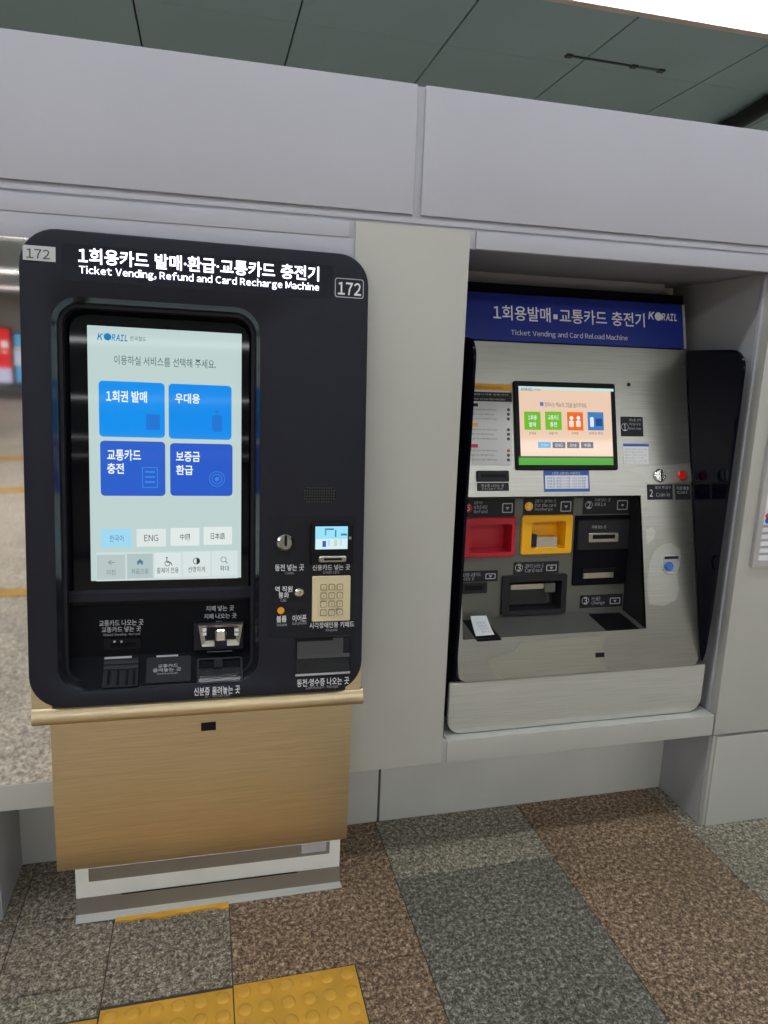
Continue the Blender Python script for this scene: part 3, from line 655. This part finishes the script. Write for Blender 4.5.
# recess back plane from the visible right-hand edge
xe = 1.1125 + HA1
pt = onx(630, 497, xe); pbm = onx(622.5, 610, xe)
NB = Frame((1.1125, pbm[1], pbm[2]), pt - pbm); NL = float(np.linalg.norm(pt - pbm))
xl, xr = 1.1125 + HA0, xe
ft, fb = M.P(0, HB1, -0.004), M.P(0, HB0, -0.004)
tb_ = NB.P(0, NL, 0); bb_ = NB.P(0, 0, 0)
def quad(name, pts, mt, par): return raw(name, pts, [(0, 1, 2, 3)], mt, par, fix=False)
def pierced(name, F, a0, a1, b0, b1, holes, d, mt, par):
    A = sorted({a0, a1, *[h[0] for h in holes], *[h[1] for h in holes]}); Bq = sorted({b0, b1, *[h[2] for h in holes], *[h[3] for h in holes]})
    V = [F.P(a, b, d) for b in Bq for a in A]; Fc = []
    for j in range(len(Bq) - 1):
        for i in range(len(A) - 1):
            ca, cb_ = (A[i] + A[i + 1]) / 2, (Bq[j] + Bq[j + 1]) / 2
            if any(h[0] < ca < h[1] and h[2] < cb_ < h[3] for h in holes): continue
            k = j * len(A) + i; Fc.append((k, k + 1, k + 1 + len(A), k + len(A)))
    return raw(name, V, Fc, mt, par, fix=False)
CUPS = dict(red=(469.5, 524.5, 510, 551.5), yellow=(531, 521.5, 563.5, 547.5), out=(509, 582, 559.5, 608))
pierced('recess_back', NB, HA0, HA1, 0, NL, [NB.rect(*c, 0.0) for c in CUPS.values()], 0.0, 'grey_recess', tm)
raw('recess_side', [(x, p[1], p[2]) for x in (xr, xr + 0.004) for p in (ft, fb, bb_, tb_)], [(0, 1, 2, 3), (7, 6, 5, 4), (0, 4, 5, 1), (1, 5, 6, 2), (2, 6, 7, 3), (3, 7, 4, 0)], 'label_black', tm)
raw('recess_side', [(x, p[1], p[2]) for x in (xl - 0.004, xl) for p in (ft, fb, bb_, tb_)], [(0, 1, 2, 3), (7, 6, 5, 4), (0, 4, 5, 1), (1, 5, 6, 2), (2, 6, 7, 3), (3, 7, 4, 0)], 'label_black', tm)
raw('recess_top', [(x, p[1], p[2] + e) for x in (xl, xr) for p, e in ((ft, 0), (tb_, 0), (tb_, 0.004), (ft, 0.004))], [(0, 1, 2, 3), (7, 6, 5, 4), (0, 4, 5, 1), (1, 5, 6, 2), (2, 6, 7, 3), (3, 7, 4, 0)], 'label_black', tm)
SF = Frame((1.1125, fb[1], fb[2]), bb_ - fb); SFL = float(np.linalg.norm(bb_ - fb))
slab('recess_shelf', SF, [(HA0, 0), (HA1, 0), (HA1, SFL), (HA0, SFL)], -0.004, 0.0, 'grey_recess', tm)
# header sign
hs = slab('header_sign', M, rrect(-0.407, 0.401, 1.0185, 1.163, 0.001, 1), -0.02, 0.002, 'blue_sign', tm)
text(M, '1회용발매▪교통카드 충전기', (493, 304.5, 645, 327.5), 0.0026, 'letter_white', hs, 0.012)
text(M, 'Ticket Vending and Card Reload Machine', (511, 329.5, 628, 342), 0.0026, 'letter_white', hs, 0.0)
text(M, 'K', (648, 311.5, 655, 319.5), 0.0026, 'letter_white', hs, 0.03, 0.2)
aa, bb = M.q(658.5, 316.5, 0.0026); slab('logo_globe', M, circle(aa, bb, 0.0135, 16), 0.002, 0.0028, 'letter_white', hs)
text(M, 'RAIL', (661.5, 313.2, 677, 321.2), 0.0026, 'letter_white', hs, 0.03, 0.2)
slab('header_trim', M, rrect(0.402, 0.411, 1.0185, 1.163, 0.001, 1), -0.02, 0.001, 'stainless_light', tm)
slab('top_cap', M, rrect(-0.412, 0.411, 1.164, 1.196, 0.001, 1), -0.06, -0.004, 'recess_black', tm)
# skirt below the face
SK = Frame((1.1125, 1.838, 0.0), (0, 0, 1))
slab('skirt_panel', SK, rrect(-0.430, 0.436, 0.409, 0.571, seg=6, rs=(0.045, 0.045, 0.005, 0.005)), -0.012, 0.0, 'stainless_light', tm, ch=0.002)
# body and cheeks
def yz_prism(name, prof, x0, x1, mt, par, smooth=None):
    n = len(prof)
    return raw(name, [(x0, y, z) for y, z in prof] + [(x1, y, z) for y, z in prof], [(i, (i + 1) % n, n + (i + 1) % n, n + i) for i in range(n)] + [tuple(range(n)), tuple(range(2 * n - 1, n - 1, -1))], mt, par, smooth)
def yz(b, d): p = M.P(0, b, d); return (p[1], p[2])
db = max(float((fb - bb_) @ M.n), 0.05) + 0.06
yz_prism('body', [yz(-0.02, -db), yz(1.15, -db + 0.0), (2.27, 1.69), (2.27, 0.408), (1.86 + 0.05, 0.408)] if yz(1.15, -db)[0] < 2.262 else [yz(-0.02, -db), yz(1.0, -db), (2.265, 1.60), (2.27, 0.408), (1.91, 0.408)], 0.715, 1.51, 'label_black', tm)
for x0, x1 in ((0.704, 0.710), (1.514, 1.519)):
    yz_prism('cheek', [yz(0.012, -0.015), yz(1.16, -0.021), (2.265, 1.69), (2.265, 0.45), (1.88, 0.45)], x0, x1, 'label_black', tm)
# dark privacy wings left and right
def wing(x0, x1, yf, zt, zb):
    pr = [yz(0.02, 0.0015), yz(1.0, 0.0015), (yz(1.0, 0)[0], zt)]
    R_ = 0.06
    for t in range(0, 91, 15): pr.append((yf + R_ - R_ * math.sin(math.radians(t)), zt - R_ + R_ * math.cos(math.radians(t))))
    pr += [(yf + 0.004, 0.75), (yf + 0.012, zb + 0.03), (yf + 0.02, zb)]
    return yz_prism('privacy_wing', pr, x0, x1, 'wing_glass', tm, 30)
wing(1.5225, 1.531, 1.8125, 1.556, 0.588); wing(0.689, 0.697, 1.8145, 1.556, 0.58)
# ---- touchscreen
sb = prect('screen_bezel', M, (513.5, 380.5, 618.5, 470), 0, 0.008, 'deep_black', tm, r=0.006, ch=0.002)
d0 = 0.0086
q0 = M.rect(518.5, 386, 613.5, 465, d0)
ds = slab('display', M, rrect(*q0), 0.007, d0, emat((240, 208, 182), 0.95, True), tm)
def mp_(name, px, rgb, r=0.0005, lift=0.0005, st=1.0): return prect(name, M, px, d0, d0 + lift, emat(rgb, st, True), ds, r=r, seg=3)
TT = d0 + 0.0010
mp_('screen_strip', (518.5, 386, 613.5, 391.5), (196, 226, 226)); mp_('screen_grass', (518.8, 458, 613.5, 465), (86, 168, 60)); mp_('screen_grass', (518.8, 456, 613.5, 458.3), (40, 92, 40))
text(M, 'KORAIL', (521, 387.5, 533, 391), TT, emat((20, 110, 170)), ds, 0.03, 0.2); text(M, '한국철도', (534, 388.5, 541, 391), TT, emat((70, 110, 120)), ds)
mp_('hand_icon', (540, 402, 543.5, 406), (90, 120, 190)); text(M, '원하시는 메뉴의 그림을 눌러주세요.', (544.5, 402, 587, 408), TT, emat((80, 80, 84)), ds)
for px, c in (((524, 411.5, 541, 430), (112, 186, 36)), ((545, 411.5, 562, 430), (116, 188, 40)), ((567, 412, 583.5, 430.5), (238, 108, 30)), ((587.5, 412, 604, 430.5), (66, 126, 190))): mp_('menu_tile', px, c)
for s, px in (('1회용', (528, 415, 537, 420)), ('발매', (529, 422, 536, 427)), ('교통카드', (548, 415, 559, 420)), ('충전', (550, 422, 557, 427))): text(M, s, px, TT, WHT, ds, 0.01)
for x in (571.5, 578.5):
    aa, bb = M.q(x, 418, TT); slab('person_icon', M, circle(aa, bb, 0.0062, 12), d0, TT, WHT, ds); mp_('person_icon', (x - 2.4, 420.5, x + 2.4, 427), (246, 226, 214), 0.003, 0.001)
mp_('card_icon', (590, 417, 594, 427), (222, 232, 240), 0.004, 0.001); mp_('card_icon', (595.5, 418.5, 602.5, 426), (36, 74, 140), 0.001, 0.001)
for s, x in (('승차권', 532.5), ('교통카드', 553.5), ('우대용', 575), ('보증금 환급', 596)): text(M, s, (x - len(s) * 1.15, 431.8, x + len(s) * 1.15, 434.6), TT, emat((80, 70, 66)), ds)
for px, c, s in (((538, 442, 551, 448), (42, 160, 206), '한국어'), ((552.5, 442, 565.5, 448.2), (58, 60, 76), 'ENG'), ((567, 442, 579.5, 448.2), (58, 60, 76), '日本語'), ((581, 442, 593.5, 448.2), (58, 60, 76), '中國')):
    mp_('language_button', px, c); text(M, s, (px[0] + 3, px[1] + 1.6, px[2] - 3, px[3] - 1.4), TT, WHT, ds)
# ---- stickers, slots and buttons on the steel face
ip = prect('instruction_panel', M, (470, 383, 512, 465.5), 0, 0.0012, 'paper_dull', tm)
I1 = 0.0018
prect('panel_heading', M, (470, 383, 512, 391), 0.001, I1, 'sticker_yellow', ip); text(M, '이용안내 Instructions', (473, 385.5, 503, 389.5), I1 + 0.0004, 'label_black', ip)
prect('panel_band', M, (470, 391.5, 512, 402), 0.001, I1, 'label_black', ip)
text(M, '발매기 이용 방법 안내', (473, 393, 508, 396), I1 + 0.0004, 'letter_dim', ip); text(M, 'How to use this machine', (473, 397.5, 505, 400.5), I1 + 0.0004, 'letter_dim', ip)
for y, c, n_ in ((403, 'label_black', 3), (423, 'sticker_yellow', 3), (444, 'sticker_red', 3)):
    prect('section_tab', M, (470, y, 478, y + 3.6), 0.001, I1, c, ip)
    for k in range(n_):
        yy = y + 5.5 + 4.6 * k; text(M, '사용 안내 이용 방법 Step', (471, yy, 497 - 3 * (k % 2), yy + 2.4), I1 + 0.0002, 'letter_dark', ip)
        aa, bb = M.q(508.5, yy + 1.2, I1); slab('number_dot', M, circle(aa, bb, 0.0052, 10), 0.001, I1, 'sticker_red' if (y == 444 and k == 0) else 'letter_dark', ip)
cs2 = prect('receipt_slot', M, (477, 470.5, 509.5, 481.5), 0, 0.008, 'label_black', tm, r=0.004, ch=0.002); prect('slot_mouth', M, (481, 474, 506, 477.5), 0.007, 0.0086, 'deep_black', cs2)
lb = prect('slot_label', M, (477, 483, 509, 490.8), 0, 0.0012, 'label_black', tm, r=0.002)
text(M, '영수증 나오는 곳', (481, 484.2, 504, 487.4), 0.0016, 'letter_dim', lb); text(M, 'Receipt out', (482, 488, 503, 489.8), 0.0016, 'letter_dim', lb)
nt = prect('notice_sticker', M, (543.5, 470.5, 590, 491.5), 0, 0.0010, 'sticker_blue', tm, r=0.002)
prect('notice_sheet', M, (545, 475.5, 588.5, 488.5), 0.001, 0.0014, 'paper', nt); text(M, '1회용 교통카드 이용안내', (552, 471.8, 580, 474.6), 0.0014, 'letter_white', nt)
for k in range(4): text(M, '보증금 환급기 이용 시간 안내문', (547, 477 + 2.9 * k, 586, 479 + 2.9 * k), 0.0018, 'sticker_blue', nt)
l1 = prect('step_label', M, (620.5, 416.5, 643.5, 436.5), 0, 0.0012, 'label_black', tm, r=0.002)
text(M, '1', (623.5, 424, 626.5, 430.5), 0.0016, 'letter_white', l1); aa, bb = M.q(625, 427, 0.0014); ring('number_ring', M, circle(aa, bb, 0.013, 16), circle(aa, bb, 0.0115, 16), 0.001, 0.0015, 'letter_dim', l1)
for k, s in enumerate(('메뉴를 선택', '하십시오', 'Select menu')): text(M, s, (629, 418.5 + 4.2 * k, 641, 421.5 + 4.2 * k), 0.0016, 'letter_dim', l1)
ws = prect('notice_sticker', M, (623, 443.5, 649, 463.5), 0, 0.0010, 'paper', tm); prect('notice_heading', M, (623, 443.5, 649, 446.5), 0.0008, 0.0013, 'sticker_blue', ws)
for k in range(5): text(M, '교통카드 충전 시 유의 사항', (624.5, 448.3 + 2.9 * k, 646.5 - 3 * (k % 2), 450.2 + 2.9 * k), 0.0014, 'letter_dim', ws)
disc('camera_dot', M, (629, 384.5), 0.006, 0, 0.002, 'label_black', tm, 14)
c2 = disc('coin_slot', M, (661, 475.5), 0.0215, 0, 0.010, 'chrome', tm, 24, ch=0.004); prect('slot', M, (661, 470.5, 663, 480.5), 0.009, 0.0106, 'deep_black', c2)
rb = disc('button_collar', M, (683, 475.5), 0.0185, 0, 0.003, 'dull_silver', tm, 20); disc('call_button', M, (683, 475.5), 0.0155, 0.002, 0.009, 'red_button', tm, 20, ch=0.003)
l2 = prect('step_label', M, (647, 484.5, 673, 499.5), 0, 0.0012, 'label_black', tm, r=0.002)
text(M, '2', (649.5, 489.5, 653, 496.5), 0.0016, 'letter_white', l2); text(M, '동전 투입구', (655, 486, 671, 489), 0.0016, 'letter_dim', l2); text(M, 'Coin in', (656, 492.5, 670, 496.5), 0.0016, 'letter_dim', l2)
l3 = prect('step_label', M, (675, 484.5, 690.5, 499.5), 0, 0.0012, 'label_black', tm, r=0.002); text(M, '직원 호출', (676.5, 486.5, 689, 490), 0.0016, 'letter_dim', l3); text(M, 'Call', (677, 491, 688, 493.5), 0.0016, 'letter_dim', l3)
lk = disc('lock_cover', M, (671, 564.5), 0.033, 0, 0.004, 'stainless_light', tm, 24, ch=0.002)
prect('lock_plate', M, (663, 556.5, 680, 571.5), 0.003, 0.006, 'clear_plastic', lk, r=0.012)
prect('lock_edge', M, (665, 556.5, 678.5, 558.8), 0.005, 0.008, 'label_black', lk, r=0.002)
disc('lock_button', M, (670.5, 566.5), 0.0145, 0.004, 0.016, 'blue_button', lk, 18, ch=0.004)
def film_glare(pxs, mt): slab('film_glare_patch', M, [M.q(x, y, 0.0004) for x, y in pxs][::-1], -0.0005, 0.0004, mt, tm)
film_glare(((486, 661), (500, 656), (513, 653.5), (518, 648), (521, 641.5), (606, 636), (603, 645), (600, 655), (604, 664), (612, 669), (560, 675), (505, 678.5), (496, 674), (491, 667)), 'film_dark')
film_glare(((649, 604), (647, 585), (650, 562), (655, 551), (662, 545), (671, 543), (680, 549), (681, 557), (677, 575), (679, 590), (676, 600), (664, 606)), 'film_glare_light')
film_glare(((627, 470), (640, 467), (655, 466), (690, 463), (692, 482), (672, 483), (650, 484), (643, 480), (640, 473)), 'film_glare_light')  # lamp reflection on the steel at coin-slot height, painted as a lighter patch
film_glare(((646, 530), (652, 527), (656, 532), (653, 540), (647, 544)), 'film_glare_light')
prect('key_slot', M, (595.5, 653, 604.5, 657), 0, 0.002, 'deep_black', tm)
# ---- recess controls
def nlabel(px, num, ncol, lines, icon=True):
    o = prect('step_label', NB, px, 0, 0.002, 'label_black', tm, r=0.002); h = px[3] - px[1]; x = px[0] + 2
    if num:
        aa, bb = NB.q(px[0] + 5, (px[1] + px[3]) / 2, 0.0026)
        if ncol: slab('number_dot', NB, circle(aa, bb, 0.014, 14), 0.002, 0.0026, ncol, o)
        else: ring('number_ring', NB, circle(aa, bb, 0.013, 14), circle(aa, bb, 0.0115, 14), 0.002, 0.0026, 'letter_dim', o)
        text(NB, num, (px[0] + 3.6, px[1] + h / 2 - 3, px[0] + 6.6, px[1] + h / 2 + 3), 0.003, 'letter_white', o); x = px[0] + 11
    for k, s in enumerate(lines):
        hh = min(3.4, h / (len(lines) + 1)); text(NB, s, (x, px[1] + 1.6 + k * (hh + 0.9), x + min(len(s) * 2.2, (px[2] - x) * 0.55), px[1] + 1.6 + k * (hh + 0.9) + hh), 0.0026, 'letter_dim', o)
    if icon:
        xi = px[2] - 7; yi = (px[1] + px[3]) / 2
        q1 = NB.rect(xi - 5, yi - h * 0.28, xi + 5, yi + h * 0.28, 0.0026); ring('pictogram', NB, rrect(*q1, 0.003, 2), rrect(q1[0] + 0.003, q1[1] - 0.003, q1[2] + 0.003, q1[3] - 0.003, 0.002, 2), 0.002, 0.0026, 'letter_dim', o)
        aa, bb = NB.q(xi, yi, 0.0026); slab('pictogram', NB, [(aa - 0.006, bb + 0.003), (aa + 0.006, bb + 0.003), (aa, bb - 0.006)][::-1], 0.002, 0.0028, 'letter_dim', o)
nlabel((463, 499.5, 514.5, 516.5), '5', 'red_cup', ('교통카드', '보증금 환급', 'Refund'))
nlabel((524, 497.5, 573, 515.5), '4', 'yellow_cup', ('교통카드 올려놓는 곳', 'Put the card', 'Recharge'))
nlabel((584, 496.5, 629.5, 513.5), '2', None, ('지폐 넣는 곳', 'Bills'))
nlabel((514, 562.5, 558.5, 573), '3', None, ('교통카드 나오는 곳', 'Card out'))
nlabel((461, 571.5, 497.5, 581), None, None, ('1회용 교통카드', '나오는 곳'))
nlabel((580.5, 595.5, 622, 606), '3', None, ('거스름돈', 'Change'))
def cup(name, px, ipx, mt, depth):
    q0 = NB.rect(*px, 0.008); q1 = NB.rect(*ipx, 0.006)
    q1 = NB.rect(*ipx, 0.0); q2 = (q1[0] + 0.004, q1[1] - 0.004, q1[2] + 0.003, q1[3] - 0.004)
    return loft(name, NB, [(rrect(*q0, 0.008, 4), 0.0), (rrect(*q0, 0.008, 4), 0.006), (rrect(q0[0] + 0.003, q0[1] - 0.003, q0[2] + 0.003, q0[3] - 0.003, 0.007, 4), 0.009), (rrect(*q1, 0.006, 4), 0.009), (rrect(*q1, 0.006, 4), 0.004), (rrect(*q2, 0.004, 4), -depth)], mt, tm, cap0=False, cap1=True)
NBD = 0.0
def ctrl_hole(): pass
rc = cup('card_return_cup', (464, 518, 515, 556.5), (469.5, 524.5, 510, 551.5), 'red_cup', 0.045)
yc = cup('card_reading_cup', (522.5, 515.5, 571.5, 553.5), (531, 521.5, 563.5, 547.5), 'yellow_cup', 0.045)
prect('card_rest', NB, (534, 537, 557, 547.5), -0.04, -0.012, 'chrome', yc, r=0.002, ch=0.001)
prect('rest_shadow_gap', NB, (531.5, 535, 536.5, 547), -0.03, -0.006, 'label_black', yc)
bm_ = prect('bill_module', NB, (576.5, 516, 630, 583.5), 0, 0.008, 'recess_black', tm, r=0.004, ch=0.002)
prect('module_step', NB, (579, 520, 628.5, 549), 0.007, 0.013, 'label_black', bm_, r=0.002, ch=0.002)
text(NB, '지폐 넣는 곳', (592, 525.5, 606, 528.5), 0.0134, 'letter_dim', bm_); 
bs = prect('bill_slot', NB, (589.5, 533.5, 618.5, 542), 0.012, 0.022, 'dull_silver', bm_, r=0.003, ch=0.002); prect('slot_mouth', NB, (593, 535, 615, 538.5), 0.021, 0.0225, 'deep_black', bs)
prect('bill_outlet', NB, (584, 571.5, 613.5, 577.5), 0.007, 0.014, 'dull_silver', bm_, r=0.001, ch=0.001); prect('outlet_mouth', NB, (583, 568.5, 616, 572), 0.007, 0.0145, 'deep_black', bm_)
sl = prect('ticket_slot', NB, (462.5, 583.5, 487, 593), 0, 0.004, 'label_black', tm, r=0.001); prect('slot_mouth', NB, (465, 586, 483, 590), 0.003, 0.0046, 'deep_black', sl)
q0 = NB.rect(503, 576.5, 565.5, 613, 0.01); qi = NB.rect(*CUPS['out'], 0.0)
tw = loft('outlet_frame', NB, [(rrect(*q0, 0.006, 3), 0.0), (rrect(*q0, 0.006, 3), 0.010), (rrect(*qi, 0.002, 3), 0.008), (rrect(*qi, 0.002, 3), 0.0), (rrect(qi[0] + 0.003, qi[1] - 0.003, qi[2] + 0.003, qi[3] - 0.003, 0.002, 3), -0.05)], 'label_black', tm, cap0=False, cap1=True)
prect('outlet_flap', NB, (510, 586, 549, 603), -0.03, -0.026, 'smoke_plastic', tw, r=0.002); prect('flap_rail', NB, (511, 585, 544, 588.5), -0.026, -0.018, 'dull_silver', tw)
prect('card_roller', NB, (545, 583.5, 555, 592), -0.03, -0.012, 'grey_recess', tw, r=0.002)
# shelf trays
lt = prect('coin_tray', SF, (462, 620, 502, 639.5), -0.001, 0.0012, 'deep_black', tm, r=0.004)
rt2 = prect('change_tray', SF, (588, 614, 640, 629), -0.001, 0.0012, 'deep_black', tm, r=0.006)
prect('change_mouth', NB, (623.5, 602, 629, 609), 0.0, 0.003, 'deep_black', tm)

# ---- paper slip left in the tray
c0 = [SF.q(*p, 0.004) for p in ((470, 619), (486, 618.5), (494.5, 634), (476, 635.5))]
slip_o = SF.P(np.mean([c[0] for c in c0]), np.mean([c[1] for c in c0]), 0.0)
V, Fc = [], []
for i in range(7):
    t = i / 6
    for side in ((0, 3), (1, 2)):
        a = c0[side[0]][0] * (1 - t) + c0[side[1]][0] * t; b = c0[side[0]][1] * (1 - t) + c0[side[1]][1] * t
        V.append(SF.P(a, b, 0.0022 + 0.012 * (1 - t) ** 2)); V.append(SF.P(a, b, 0.0017 + 0.012 * (1 - t) ** 2))
for i in range(6):
    k = 4 * i; Fc += [(k, k + 4, k + 6, k + 2), (k + 1, k + 3, k + 7, k + 5), (k, k + 1, k + 5, k + 4), (k + 2, k + 6, k + 7, k + 3)]
Fc += [(0, 2, 3, 1), (24, 25, 27, 26)]
sl_ = thing('paper_slip', 'small curled white paper slip lying in the tray of the niche machine', 'paper slip', tuple(slip_o))
raw('sheet', V, Fc, 'paper', sl_, 60)
for k in range(4): text(SF, '영수증 금액', (475.5 + 1.9 * k, 622 + 3 * k, 486 + 1.9 * k, 623.6 + 3 * k), 0.0055 + 0.004 * (1 - k / 2) ** 2, 'letter_dim', sl_, name='print')

# ================================================================== other things
# framed notice on the right pillar
pf = thing('poster_frame', 'silver framed white notice on the wall at the right edge', 'poster', (1.83, YW, 0.90))
PX0, PX1, PZ0, PZ1 = 1.632, 2.05, 0.902, 1.50
for a in ((PX0, PX0 + 0.02, PZ0, PZ1), (PX1 - 0.02, PX1, PZ0, PZ1), (PX0 + 0.02, PX1 - 0.02, PZ0, PZ0 + 0.02), (PX0 + 0.02, PX1 - 0.02, PZ1 - 0.02, PZ1)):
    box('frame_bar', a[0], a[1], YW - 0.014, YW, a[2], a[3], 'poster_frame', pf, 0.003)
box('sheet', PX0 + 0.018, PX1 - 0.018, YW - 0.005, YW - 0.001, PZ0 + 0.018, PZ1 - 0.018, 'paper', pf)
PF = Frame((0, YW - 0.0055, 0), (0, 0, 1))
a, b = PF.q(766.5, 518, 0)
slab('logo_dot', PF, circle(a + 0.004, b + 0.006, 0.009, 12), 0, 0.0004, 'poster_red', pf); slab('logo_dot', PF, circle(a + 0.006, b - 0.008, 0.010, 12), 0, 0.0004, 'sticker_blue', pf)
for k in range(5): slab('text_line', PF, rrect(a - 0.008, a + 0.23 - 0.03 * (k % 2), b - 0.03 - 0.022 * k, b - 0.022 - 0.022 * k, 0.0005, 1), 0, 0.0004, 'letter_dim', pf)
# ceiling slot and dark duct
p0, p1 = onz(569, 55, ZC), onz(661, 70, ZC)
cg = thing('ceiling_track', 'thin dark metal track screwed under the green ceiling panels', 'ceiling track', tuple((p0 + p1) / 2))
def bar3(name, A, B, w, h, mt, par):
    A = np.array(A); B = np.array(B); t = (B - A) / np.linalg.norm(B - A); s = np.array([-t[1], t[0], 0]); up = np.array([0, 0, 1])
    V = [P + s * i * w / 2 + up * j * h for P in (A, B) for i, j in ((-1, 0), (1, 0), (1, -1), (-1, -1))]
    return raw(name, V, [(0, 1, 2, 3), (7, 6, 5, 4), (0, 4, 5, 1), (1, 5, 6, 2), (2, 6, 7, 3), (3, 7, 4, 0)], mt, par)
pm = p0 + (p1 - p0) * 0.70
mat('track_grey', (96, 106, 106), 0.5); mat('track_dark', (62, 70, 70), 0.5)
bar3('rail', p0, pm, 0.016, 0.008, 'track_dark', cg); bar3('rail', pm, p1, 0.020, 0.008, 'track_grey', cg)
for c in (p0, pm, p1): bar3('bracket', c - np.array([0.02, 0, 0]), c + np.array([0.02, 0, 0]), 0.04, 0.012, 'track_dark', cg)
dp = [onz(*p, ZC - 0.06) for p in ((718, 132), (735, 124), (750, 115), (768, 104), (790, 94), (820, 84))]
n8 = 10; V, Fc = [], []
for i, p in enumerate(dp):
    t = dp[min(i + 1, len(dp) - 1)] - dp[max(i - 1, 0)]; t /= np.linalg.norm(t); s = np.array([-t[1], t[0], 0.0])
    for k in range(n8): an = 2 * math.pi * k / n8; V.append(p + s * 0.055 * math.cos(an) + np.array([0, 0, 0.055 * math.sin(an)]))
for i in range(len(dp) - 1):
    for k in range(n8): Fc.append((i * n8 + k, i * n8 + (k + 1) % n8, (i + 1) * n8 + (k + 1) % n8, (i + 1) * n8 + k))
Fc += [tuple(range(n8)), tuple(range(len(dp) * n8 - 1, (len(dp) - 1) * n8 - 1, -1))]
tag(raw('ceiling_duct', V, Fc, 'label_black', None, 50), 'dark curved duct under the ceiling above the right end of the wall', 'duct')

# lit advertising boards far behind the viewer (seen in the mirror panel)
YB = -22.8
def mirror_px(u, v):
    p = ony(u, v, 2 * (YW + 0.004) - YB); return p[0], p[2]
def board(px, rgb, label, extra=()):
    x0, z1 = mirror_px(px[0], px[1]); x1, z0 = mirror_px(px[2], px[3]); t = thing('advert_board', label, 'advert board', ((x0 + x1) / 2, YB, z0), 'lit adverts on the far wall')
    box('case', x0 - 0.06, x1 + 0.06, YB - 0.1, YB - 0.005, z0 - 0.06, z1 + 0.06, 'label_black', t); box('lit_face', x0, x1, YB - 0.005, YB + 0.01, z0, z1, emat(rgb, 1.1), t)
    for (e, c) in extra:
        X0, Z1 = mirror_px(e[0], e[1]); X1, Z0 = mirror_px(e[2], e[3]); box('lit_band', X0, X1, YB + 0.01, YB + 0.02, Z0, Z1, emat(c, 1.1), t)
board((-34, 327, 12.5, 383), (228, 52, 52), 'lit red advert with white lower band reflected beside the kiosk', (((-34, 367, 12.5, 383), (196, 200, 230)), ((1, 341, 8, 348), (250, 240, 240)), ((2, 351, 7, 353), (250, 225, 225))))
board((14, 334, 44, 383), (96, 168, 214), 'lit blue and white advert reflected next to the red one', (((14, 350, 44, 366), (190, 206, 230)), ((14, 347, 44, 350), (236, 190, 90)), ((14, 363, 44, 366), (236, 196, 100))))
tag(box('wall_screen', -30, -1.9, YB - 0.08, YB - 0.02, 2.75, 3.0, 'label_black'), 'dark fascia band above the far adverts', 'fascia') if False else None
box('trim_1', -12, 12, -23.0, -22.94, 0.0, 0.28, 'groove')['kind'] = 'structure'
for y, w in ((-1.12, 0.16), (-4.9, 0.3), (-7.6, 0.5)):
    box('tactile_strip', -12, 12, y - w / 2, y + w / 2, FLOORZ, 0.002, 'tactile_yellow', floor)

bpy.data.scenes.remove(TMP)
